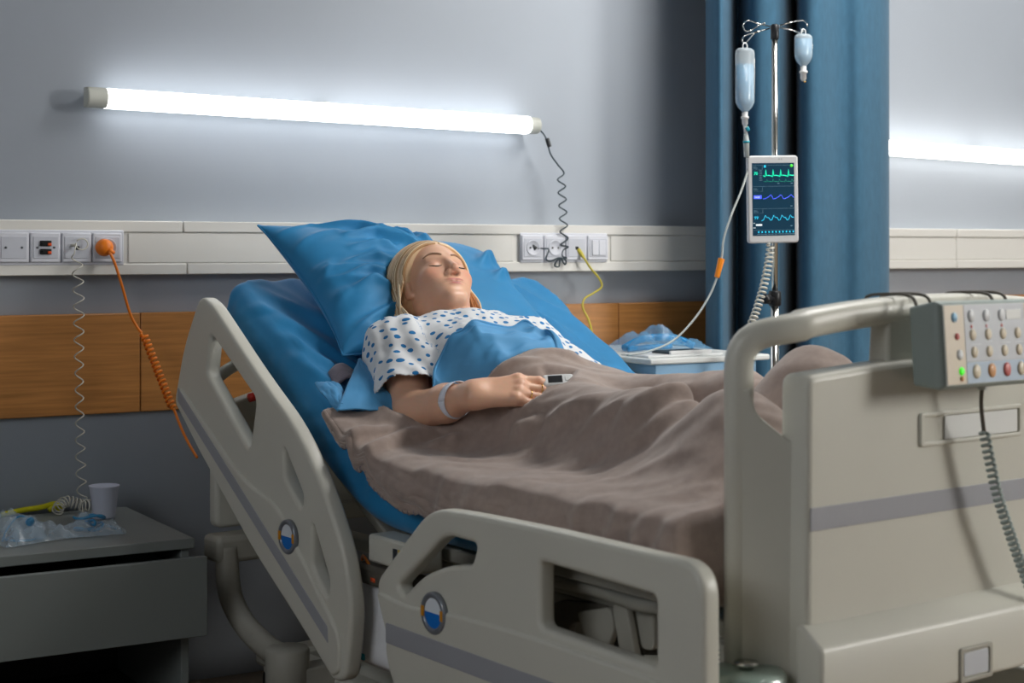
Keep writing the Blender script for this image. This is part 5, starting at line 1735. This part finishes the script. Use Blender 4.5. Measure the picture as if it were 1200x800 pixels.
# denser rows near the rim
UU, WW = np.meshgrid(np.sin(a * math.pi / 2), np.sin(a * math.pi / 2), indexing='ij')
fu, fw_ = (UU + 1) / 2, (WW + 1) / 2            # u across, w towards the head
mid = (pBL * ((1 - fu) * (1 - fw_))[..., None] + pBR * (fu * (1 - fw_))[..., None] + pTL * ((1 - fu) * fw_)[..., None] + pTR * (fu * fw_)[..., None])
pinch = .030 * (1 - UU ** 2) * np.sign(WW) * np.abs(WW) ** 3                 # sides curve in between the corners
acr = (pTR - pTL) / np.linalg.norm(pTR - pTL); alg = np.array([0, .80, .60])
mid = mid - alg * pinch[..., None] * .6 - acr * (.030 * (1 - WW ** 2) * np.sign(UU) * np.abs(UU) ** 3)[..., None]
prof = ((1 - np.abs(UU) ** 3.2) * (1 - np.abs(WW) ** 3.2)).clip(0) ** .55
nP = np.array([0, -.5, .866])
wrk = .006 * vnoise(UU * 1.0, WW * 1.0, 2.2, 101, 3) * prof
for pts, w_, h_ in (([(-.75, .95), (-.30, .80), (.0, .45), (.15, .1)], .07, .016), ([(-.55, .55), (-.25, .62), (.0, .4)], .06, .012), ([(-.6, .3), (-.3, .35), (-.05, .2)], .06, .011),
                    ([(-.75, .05), (-.45, .10), (-.2, .02)], .05, .010), ([(-.82, -.15), (-.55, -.10), (-.3, -.2)], .05, .009), ([(-.80, -.35), (-.6, -.3), (-.4, -.38)], .05, .009),
                    ([(-.2, .98), (.05, .7), (.15, .4)], .06, .012), ([(.1, .98), (.2, .75), (.25, .5)], .06, .012), ([(.95, .6), (.7, .4), (.5, .1)], .07, .014), ([(.95, .2), (.75, .1), (.55, -.1)], .06, .012), ([(-.9, -.8), (-.5, -.6), (-.2, -.6)], .06, .012)):
    wrk += ridge(UU, WW, pts, w_ * .7, h_ * 1.9) * np.minimum(1, prof * 3)
rdg = lambda a_, b_, sc, sd: (1 - 2.6 * np.abs(vnoise(a_, b_, sc, sd, 2))).clip(0, 1) ** 1.5
wrk += (.011 * rdg(WW * 1.5 + UU * .5, UU * .45 - WW * .2, 1.7, 111) + .006 * rdg(WW * 1.2 - UU * .7, UU * .6, 3.1, 112)) * np.minimum(1, prof * 2) * (.25 + .75 * sstep(.35, -.05, UU))
topS = mid + nP * (.072 * prof + wrk)[..., None]
botS = mid - nP * (.060 * prof)[..., None]
def lift_above(P, m=.006):
    z_ = surfz(P[..., 1]) + m
    P = P.copy(); P[..., 2] = np.maximum(P[..., 2], z_)
    return P
# fill the wedge: rest the underside on the mattress
botS = lift_above(botS, .008)
# dent made by the head and shoulders
def head_all(P): return np.minimum(np.minimum(skull_neck(P), hair_sdf(to_head(P))), gown_sdf(P) + .002)
for _ in range(45):
    d = head_all(topS)
    push = np.clip(.005 - d, 0, .012)
    topS = topS - nP * push[..., None]
for c_, r_, a_ in ((h2b((-.095, .0, -.115)), .055, .040), (h2b((-.10, .0, -.06)), .04, .015)):
    topS = topS - nP * (a_ * np.exp(-((topS - c_) ** 2).sum(-1) / r_ ** 2))[..., None]
topS = lift_above(topS, .014)
Q = topS.copy()
for _ in range(2):
    Q[1:-1, 1:-1] = (Q[:-2, 1:-1] + Q[2:, 1:-1] + Q[1:-1, :-2] + Q[1:-1, 2:] + 8 * Q[1:-1, 1:-1]) / 12
topS = Q
botS = np.minimum(botS, topS - np.array([0, 0, .002])) if False else botS
botS[..., 2] = np.minimum(botS[..., 2], topS[..., 2] - .001)
pil = tag(bedplace(empty('pillow')), 'large bright blue pillow under the head', 'pillow')
m = MB().grid(topS[:, ::-1]); m.grid(botS)
m.build('pillow_case', 'sheet_blue', pil)
seam = [tuple(mid[i, -1]) for i in range(npil)] + [tuple(mid[-1, j]) for j in range(npil - 1, -1, -1)] + [tuple(mid[i, 0]) for i in range(npil - 1, -1, -1)] + [tuple(mid[0, j]) for j in range(npil)]
MB().tube(seam[::3], .0022, 6).build('seam', 'sheet_blue', pil)

# ------------------------------------------------------------------ pulse oximeter on the index finger
f_ = FING[0]
oc_ = f_[2] * .35 + f_[3] * .65
ax1 = (f_[3] - f_[1]); ax1 = ax1 / np.linalg.norm(ax1)
ax1 = HD * .92 - HN * .06 ; ax1 /= np.linalg.norm(ax1)
oc_ = f_[2] * .5 + f_[3] * .5 + HN * .001 + ax1 * .012
ax2 = HS - ax1 * (HS @ ax1); ax2 /= np.linalg.norm(ax2); ax3 = np.cross(ax1, ax2)
OM = Matrix([[*(float(v_) for v_ in (ax1[i], ax2[i], ax3[i])), float(oc_[i])] for i in range(3)] + [[0, 0, 0, 1]])
ox = empty('pulse_oximeter'); bedplace(ox)
tag(ox, 'small white and grey pulse oximeter clipped on the fingertip', 'oximeter')
def obx(n_, m_, x0, x1, y0, y1, z0, z1, bevel=.003):
    return MB().box(x0, x1, y0, y1, z0, z1, OM).build(n_, m_, ox, bevel=bevel, seg=3)
obx('upper_shell', 'device_white', -.030, .030, -.016, .016, .009, .021, .005)
obx('lower_shell', 'device_white', -.030, .028, -.016, .016, -.018, -.009, .005)
obx('grey_band', 'device_grey', -.028, .031, -.0165, .0165, .003, .010, .002)
obx('hinge', 'device_grey', .020, .029, -.014, .014, -.010, .004, .003)
obx('screen', 'black_plastic', -.020, .008, -.010, .010, .0208, .0216, .0006)
obx('button', 'label_white', .013, .022, -.006, .006, .0208, .0222, .001)
obx('glow_window', 'led_red', -.024, -.006, -.0155, -.008, -.009, -.0065, .0008)

# ------------------------------------------------------------------ drip stand, bottles, tablet monitor
IY = -.72
ix, _, _ = wp(908, 200, y=IY)
iv = tag(empty('drip_stand', (ix, IY, 0)), 'chrome drip stand with wire hooks in front of the curtain', 'drip stand')
ztop = wp(908, 32, y=IY)[2]
zc = wp(905, 350, y=IY)[2]
MB().tube([(0, 0, .10), (0, 0, zc)], .0105, 16).build('lower_pole', 'chrome', iv)
MB().tube([(0, 0, zc - .02), (0, 0, ztop - .02)], .0078, 16).build('upper_pole', 'chrome', iv)
MB().lathe([(.0095, ztop - .03), (.0105, ztop - .028), (.0105, ztop + .004), (.007, ztop + .008), (0, ztop + .008)], 16).build('hook_collar', 'black_plastic', iv)
MB().lathe([(.0125, zc - .018), (.0155, zc - .016), (.0155, zc + .016), (.0125, zc + .020)], 16).build('clamp_collar', 'black_plastic', iv)
Mk = Matrix.Translation((-.017, -.006, zc)) @ Matrix.Rotation(R(-90), 4, 'Y')
MB().lathe([(.006, -.006), (.006, .006), (.0125, .007), (.0125, .022), (.010, .025), (0, .025)], 12, Mk).build('clamp_knob', 'black_plastic', iv)
def loc(px, py, y=IY): 
    p = wp(px, py, y=y); return (p[0] - ix, p[1] - IY, p[2])
for pts in (((903, 31), (890, 28), (877, 24), (871, 29), (873, 36), (879, 36), (889, 30), (896, 27)), ((903, 33), (889, 37), (873, 42), (870, 48), (874, 50), (883, 40)),
            ((913, 30), (928, 26), (941, 24), (946, 29), (945, 33)), ((913, 32), (930, 36), (938, 39), (941, 37), (938, 33))):
    pp = [loc(*q_, y=IY + (.012 if i in (0,) else (-.012 if k % 2 else .012))) for k, q_ in enumerate(pts) for i in (1,)]
    MB().tube(catmull(pp, 6), .0019, 8).build('wire_hook', 'chrome', iv)
for k in range(5):
    a = R(20 + 72 * k)
    MB().tube([(0, 0, .11), (.08 * math.cos(a), .08 * math.sin(a), .10), (.22 * math.cos(a), .22 * math.sin(a), .075)], [.013, .012, .009], 10).build('leg', 'chrome', iv)
    MB().lathe([(.008, -.010), (.025, -.010), (.025, .010), (.008, .010)], 18, Matrix.Translation((.222 * math.cos(a), .222 * math.sin(a), .0265)) @ Matrix.Rotation(a, 4, 'Z') @ Matrix.Rotation(R(90), 4, 'X')).build('caster', 'rubber', iv)
    MB().tube([(.22 * math.cos(a), .22 * math.sin(a), .076), (.222 * math.cos(a), .222 * math.sin(a), .05)], .006, 8).build('caster_stem', 'black_plastic', iv)

PXM = 0.00209   # metres per photo pixel at the stand's distance
def bottle(px, ytop, ybot, hw, name, label, level, neckw, seed, cap_h):
    """soft drip bottle hanging upside down: hanger loop on top, neck and port below"""
    p0 = wp(px, ybot, y=IY - .012)
    e = tag(empty(name, p0), label, 'drip bottle')
    z = lambda yy: (ybot - yy) * PXM
    W_ = hw * PXM
    H_ = z(ytop); nk_ = cap_h * PXM
    body_ = [(neckw * .9, nk_), (neckw, nk_ + .003), (W_ * .72, nk_ + .012), (W_ * .97, nk_ + .024), (W_, nk_ + .034), (W_, H_ - .012), (W_ * .95, H_ - .005), (W_ * .7, H_), (0, H_ + .0005)]
    MB().lathe(body_, 28, sx=1, sy=.72).build('bottle_wall', 'bottle_plastic', e)
    zl = z(level)
    fl = [(0, nk_ + .004)] + [(r_ * .93, z_) for r_, z_ in body_[1:5] if z_ < zl] + [(W_ * .93, zl), (0, zl)]
    MB().lathe(fl, 28, sx=1, sy=.72).build('fluid', 'bottle_fluid', e)
    lbl = np.zeros((2, 9, 3))
    for j in range(9):
        an_ = R(-35 - 6 + 5 * j)
        for i in range(2):
            lbl[i, j] = (1.012 * W_ * math.cos(an_), .72 * 1.012 * W_ * math.sin(an_), (nk_ + .045, H_ - .025)[i])
    MB().grid(lbl).build('bottle_label', 'bottle_label', e, solid=.0005)
    MB().lathe([(0, 0), (neckw * .55, 0), (neckw * .6, .004), (neckw * .85, .005), (neckw * .85, nk_ * .55), (neckw * 1.15, nk_ * .56), (neckw * 1.15, nk_ * .72), (neckw * .85, nk_ * .74), (neckw * .85, nk_ + .002)], 20).build('neck_port', 'device_white', e)
    MB().tube([(neckw * .3, -.002, .001), (neckw * .3, -.002, -.004)], neckw * .3, 8).build('port_plug', 'gold', e)
    lp = [(-.0065, 0, H_ - .003), (-.0065, 0, H_ + .007), (-.003, 0, H_ + .0125), (.003, 0, H_ + .0125), (.0065, 0, H_ + .007), (.0065, 0, H_ - .003)]
    MB().tube(catmull(lp, 4), .0018, 6).build('hanger_loop', 'device_white', e)
    return e
bottle(873, 57, 148, 12.6, 'drip_bottle', 'large clear drip bottle with blue fluid hanging from the stand', 76, .0085, 1, 16)
bottle(941.5, 39, 95, 12.2, 'drip_bottle', 'small clear drip bottle hanging from the stand beside the pole', 45, .0090, 2, 17)
# infusion line
il = tag(empty('infusion_line', wp(874, 150, y=IY - .012)), 'clear infusion line with drip chamber and orange clamp', 'tube')
yi = IY - .012
MB().tube(relto(il, [wp(873, 147, y=yi), wp(874, 157, y=yi)]), .0042, 10).build('spike', 'device_white', il)
MB().tube(relto(il, [wp(875, 149, y=yi - .006), wp(877, 153, y=yi - .006)]), .005, 10).build('vent_cap', 'teal_plastic', il)
MB().tube(relto(il, [wp(874, 157, y=yi), wp(874.5, 166, y=yi), wp(875, 184, y=yi)]), [.0055, .0075, .0066], 12).build('drip_chamber', 'clear_tube', il)
MB().tube(relto(il, [wp(874.4, 165, y=yi), wp(874.5, 167.5, y=yi)]), .0088, 12).build('chamber_ring', 'teal_plastic', il)
lnp = [wp(875.5, 184, y=yi), wp(876, 200, y=yi), wp(868, 225, y=yi - .01), wp(857, 252, y=yi - .02), wp(848, 280, y=yi - .02), wp(846, 300, y=yi - .02), wp(841, 322, y=yi - .02), wp(832, 345, y=yi - .02), wp(815, 372, y=yi - .02), wp(790, 398, y=yi - .02), wp(762, 411, y=yi - .02), wp(735, 416, y=yi - .02)]
MB().tube(relto(il, catmull(lnp, 8)), .0027, 8).build('tubing', 'clear_tube', il)
a_, b_ = np.array(wp(845.5, 303, y=yi - .02)), np.array(wp(840, 325, y=yi - .02))
MB().tube(relto(il, [tuple(a_), tuple(b_)]), [.0085, .0065], 8).build('roller_clamp', 'clamp_orange', il, bevel=.001)
MB().tube(relto(il, [tuple(a_ * .9 + b_ * .1 + np.array([.008, 0, .002])), tuple(a_ * .75 + b_ * .25 + np.array([.003, 0, .002]))]), .003, 8).build('clamp_wheel', 'clamp_orange', il)

# tablet monitor
TY = IY - .03
c0 = wp(905, 233.5, y=TY)
tm = tag(empty('patient_monitor', c0), 'white tablet monitor with heart traces clamped to the drip stand', 'monitor')
tm.rotation_euler = (R(1), R(-1.2), R(-20))
TW, THH = 31.5 * PXM * .985, 52 * PXM * .985
plate('shell', 'tablet_shell', tm, round_poly([(-TW, -THH), (TW, -THH), (TW, THH), (-TW, THH)], .009, 6), [], .016, .004, FM.copy())
def tq(n_, m_, x0, x1, z0, z1, d=-.0088, parent=None, bevel=0.0):
    return MB().box(x0, x1, d - .0004, d, z0, z1).build(n_, m_, parent or tm, smooth=False)
SX0, SX1, SZ0, SZ1 = -TW * .835, TW * .84, -THH * .83, THH * .83
scr = tq('screen', 'screen_dark', SX0, SX1, SZ0, SZ1, -.0080)
def su(x): return SX0 + (x - 105) / (440 - 105) * (SX1 - SX0)
def sv(y): return SZ1 - (y - 118) / (660 - 118) * (SZ1 - SZ0)
def trace_line(nm, m_, pts, r=.0006):
    MB().tube([(su(x), -.0089, sv(y)) for x, y in pts], r, 4).build(nm, m_, scr)
pts = [(192, 212)]
for x0 in (214, 272, 332, 394):
    pts += [(x0 - 12, 216), (x0 - 7, 222), (x0, 168), (x0 + 5, 214), (x0 + 16, 210), (x0 + 30, 212)]
trace_line('heart_trace', 'trace_green', pts + [(436, 212)], .0009)
pts = []
for x0 in (196, 245, 295, 345, 395):
    pts += [(x0, 256), (x0 + 20, 258), (x0 + 26, 238), (x0 + 32, 256)]
trace_line('rhythm_trace', 'trace_green_dim', pts + [(434, 254)], .0005)
pts = []
for x0 in (188, 268, 350):
    pts += [(x0, 386), (x0 + 18, 384), (x0 + 42, 372), (x0 + 62, 356), (x0 + 72, 366)]
trace_line('pressure_trace', 'trace_blue', pts + [(434, 378)], .0008)
pts = [(175, 548)]
for x0 in (192, 258, 324, 390):
    pts += [(x0, 540), (x0 + 14, 508), (x0 + 26, 524), (x0 + 40, 526), (x0 + 54, 546)]
trace_line('oxygen_trace', 'trace_cyan', [p for p in pts if p[0] < 436], .0008)
for y in (135, 292, 458, 618):
    tq('rule_line', 'trace_grey', su(108), su(438), sv(y) - .0003, sv(y) + .0003, -.0086, scr)
for y in (137, 298, 462):
    tq('value_box', 'trace_grey', su(110), su(186), sv(y + 30), sv(y + 29), -.0086, scr); tq('value_box', 'trace_grey', su(185), su(187), sv(y + 30), sv(y), -.0086, scr)
    tq('caption', 'trace_grey', su(114), su(140), sv(y + 12), sv(y + 9), -.0087, scr); tq('caption', 'trace_grey', su(114), su(150), sv(y + 20), sv(y + 17), -.0087, scr)
TXM = Matrix.Translation((0, -.0089, 0)) @ Matrix.Rotation(R(90), 4, 'X')
text('heart_rate', '70', .0105, 'trace_green', scr, Matrix.Translation((su(118), 0, sv(206))) @ TXM)
tq('value_bar', 'trace_blue', su(116), su(178), sv(384), sv(358), -.0086, scr)
text('pressure_value', '120/80', .0052, 'trace_white', scr, Matrix.Translation((su(119), -.0006, sv(378))) @ TXM)
text('oxygen_value', '99', .0105, 'trace_cyan', scr, Matrix.Translation((su(118), 0, sv(536))) @ TXM)
for k in range(7):
    tq('scale_tick', 'trace_grey', su(162), su(184), sv(176 + 12 * k), sv(172 + 12 * k), -.0087, scr)
tq('status_dot', 'trace_cyan', su(200), su(214), sv(152), sv(134), -.0087, scr)
MB().lathe([(.0035, 0), (.0035, .0006), (0, .0006)], 14, Matrix.Translation((su(418), -.0084, sv(139))) @ Matrix.Rotation(R(90), 4, 'X')).build('status_light', 'led_green', scr)
for x, y in ((312, 270), (418, 270), (414, 440), (412, 588)):
    tq('unit_mark', 'trace_grey', su(x - 8), su(x + 8), sv(y + 4), sv(y - 3), -.0087, scr)
tq('battery_bar', 'trace_white', su(130), su(178), sv(586), sv(572), -.0087, scr)
tq('unit_mark', 'trace_white', su(110), su(122), sv(568), sv(564), -.0087, scr)
tq('unit_mark', 'trace_white', su(108), su(128), sv(602), sv(598), -.0087, scr)
for k in range(11):
    tq('menu_key', 'trace_cyan', su(146 + 27.5 * k), su(156 + 27.5 * k), sv(638), sv(626), -.0087, scr)
    tq('menu_key', 'trace_grey', su(140 + 27.5 * k), su(164 + 27.5 * k), sv(650), sv(646), -.0087, scr)
for x in (-.004, .002):
    MB().lathe([(.0012, 0), (.0012, .0006)], 8, Matrix.Translation((x + .02, -.008, THH * .92)) @ Matrix.Rotation(R(90), 4, 'X')).build('camera_dot', 'device_grey', tm)
MB().box(-.018, .018, .008, .024, -.03, .03).build('mount', 'black_plastic', tm, bevel=.003)
# white coiled cord from the monitor down behind the bed
wcd = catmull([wp(903, 286, y=IY - .03), wp(901, 305, y=IY - .03), wp(895, 335, y=IY - .04), wp(886, 365, y=IY - .05), wp(878, 388, y=IY - .06), wp(874, 420, y=IY - .06), wp(878, 470, y=IY - .05), wp(892, 520, y=IY - .03)], 6)
hc = MB().tube(coil(wcd, .0085, 46, 12), .0026, 6).build('monitor_cord', 'cable_white')
tag(hc, 'white coiled cord hanging down from the tablet monitor', 'cable')

# ------------------------------------------------------------------ cabinet on the far side with wrapped supplies
c2 = tag(empty('supply_cabinet', (2.55, -.33, 0)), 'pale blue cabinet with white top edge between bed and curtain', 'cabinet')
def c2x(n_, m_, x0, x1, y0, y1, z0, z1, bevel=.002): return bx(n_, m_, c2, x0 - 2.55, x1 - 2.55, y0 + .33, y1 + .33, z0, z1, bevel=bevel)
zt2 = wp(800, 420, y=-.59)[2]
c2x('body', 'cabinet_blue', 2.31, 2.63, -.57, -.08, .16, zt2 - .015)
c2x('top', 'tray_white', 2.28, 2.66, -.59, -.06, zt2 - .013, zt2 + .002, .004)
c2x('drawer', 'cabinet_blue', 2.32, 2.62, -.585, -.571, zt2 - .19, zt2 - .05)
c2x('drawer_rail', 'tray_white', 2.32, 2.62, -.592, -.571, zt2 - .062, zt2 - .053)
c2x('door', 'cabinet_blue', 2.32, 2.62, -.585, -.571, .17, zt2 - .20)
for x_ in (2.33, 2.61):
    for y_ in (-.55, -.10):
        MB().lathe([(.006, -.008), (.022, -.008), (.022, .008), (.006, .008)], 16, Matrix.Translation((x_ - 2.55, y_ + .33, .0225)) @ Matrix.Rotation(R(90), 4, 'Y')).build('caster', 'rubber', c2)
        MB().tube([(x_ - 2.55, y_ + .33, .035), (x_ - 2.55, y_ + .33, .162)], .009, 8).build('leg', 'cabinet_white', c2)
Z2 = zt2 + .002
def top2(px, py): return wp(px, py, z=Z2)
sp = tag(empty('supply_packet', (2.50, -.30, Z2)), 'clear plastic packet with blue tubing on the far cabinet', 'packet')
crumple('clear_bag', 'wrap_film', (0, 0, .001), .13, .10, .04, 14, .2, parent=sp)
MB().tube(catmull([(-.11, -.02, .01), (-.04, .0, .03), (.03, -.01, .034), (.09, .01, .026), (.12, -.02, .008)], 6), .010, 8).build('blue_tubing', 'wrap_blue', sp)
MB().tube(catmull([(-.12, -.05, .008), (-.05, -.055, .012), (.02, -.05, .012)], 6), .007, 8).build('blue_tubing', 'wrap_blue', sp)
tr2 = tag(empty('instrument_tray', (2.40, -.50, Z2)), 'dark topped flat tray on the far cabinet near the pillow', 'tray')
MB().box(-.105, .13, -.06, .06, 0, .006).build('tray_base', 'device_white', tr2, bevel=.002)
MB().box(-.03, .10, -.045, .03, .006, .013).build('dark_case', 'cable_dark', tr2, bevel=.002)
MB().box(-.03, .10, -.052, -.045, .006, .015).build('case_edge', 'device_white', tr2, bevel=.001)
# grey call handset clipped on the far side rail
hs2 = tag(empty('call_handset', b2w((.99, 1.02, .74))), 'pale grey handset lying at the far edge of the blanket', 'handset')
hs2.rotation_euler = (0, 0, R(40))
MB().lathe([(.0, .022), (.012, .021), (.020, .015), (.022, .006), (.020, .0), (0, 0)], 20, sx=2.0, sy=1.0).build('shell', 'device_white', hs2)
MB().box(-.02, .01, -.006, .006, .019, .0235).build('key_pad', 'device_grey', hs2, bevel=.002)
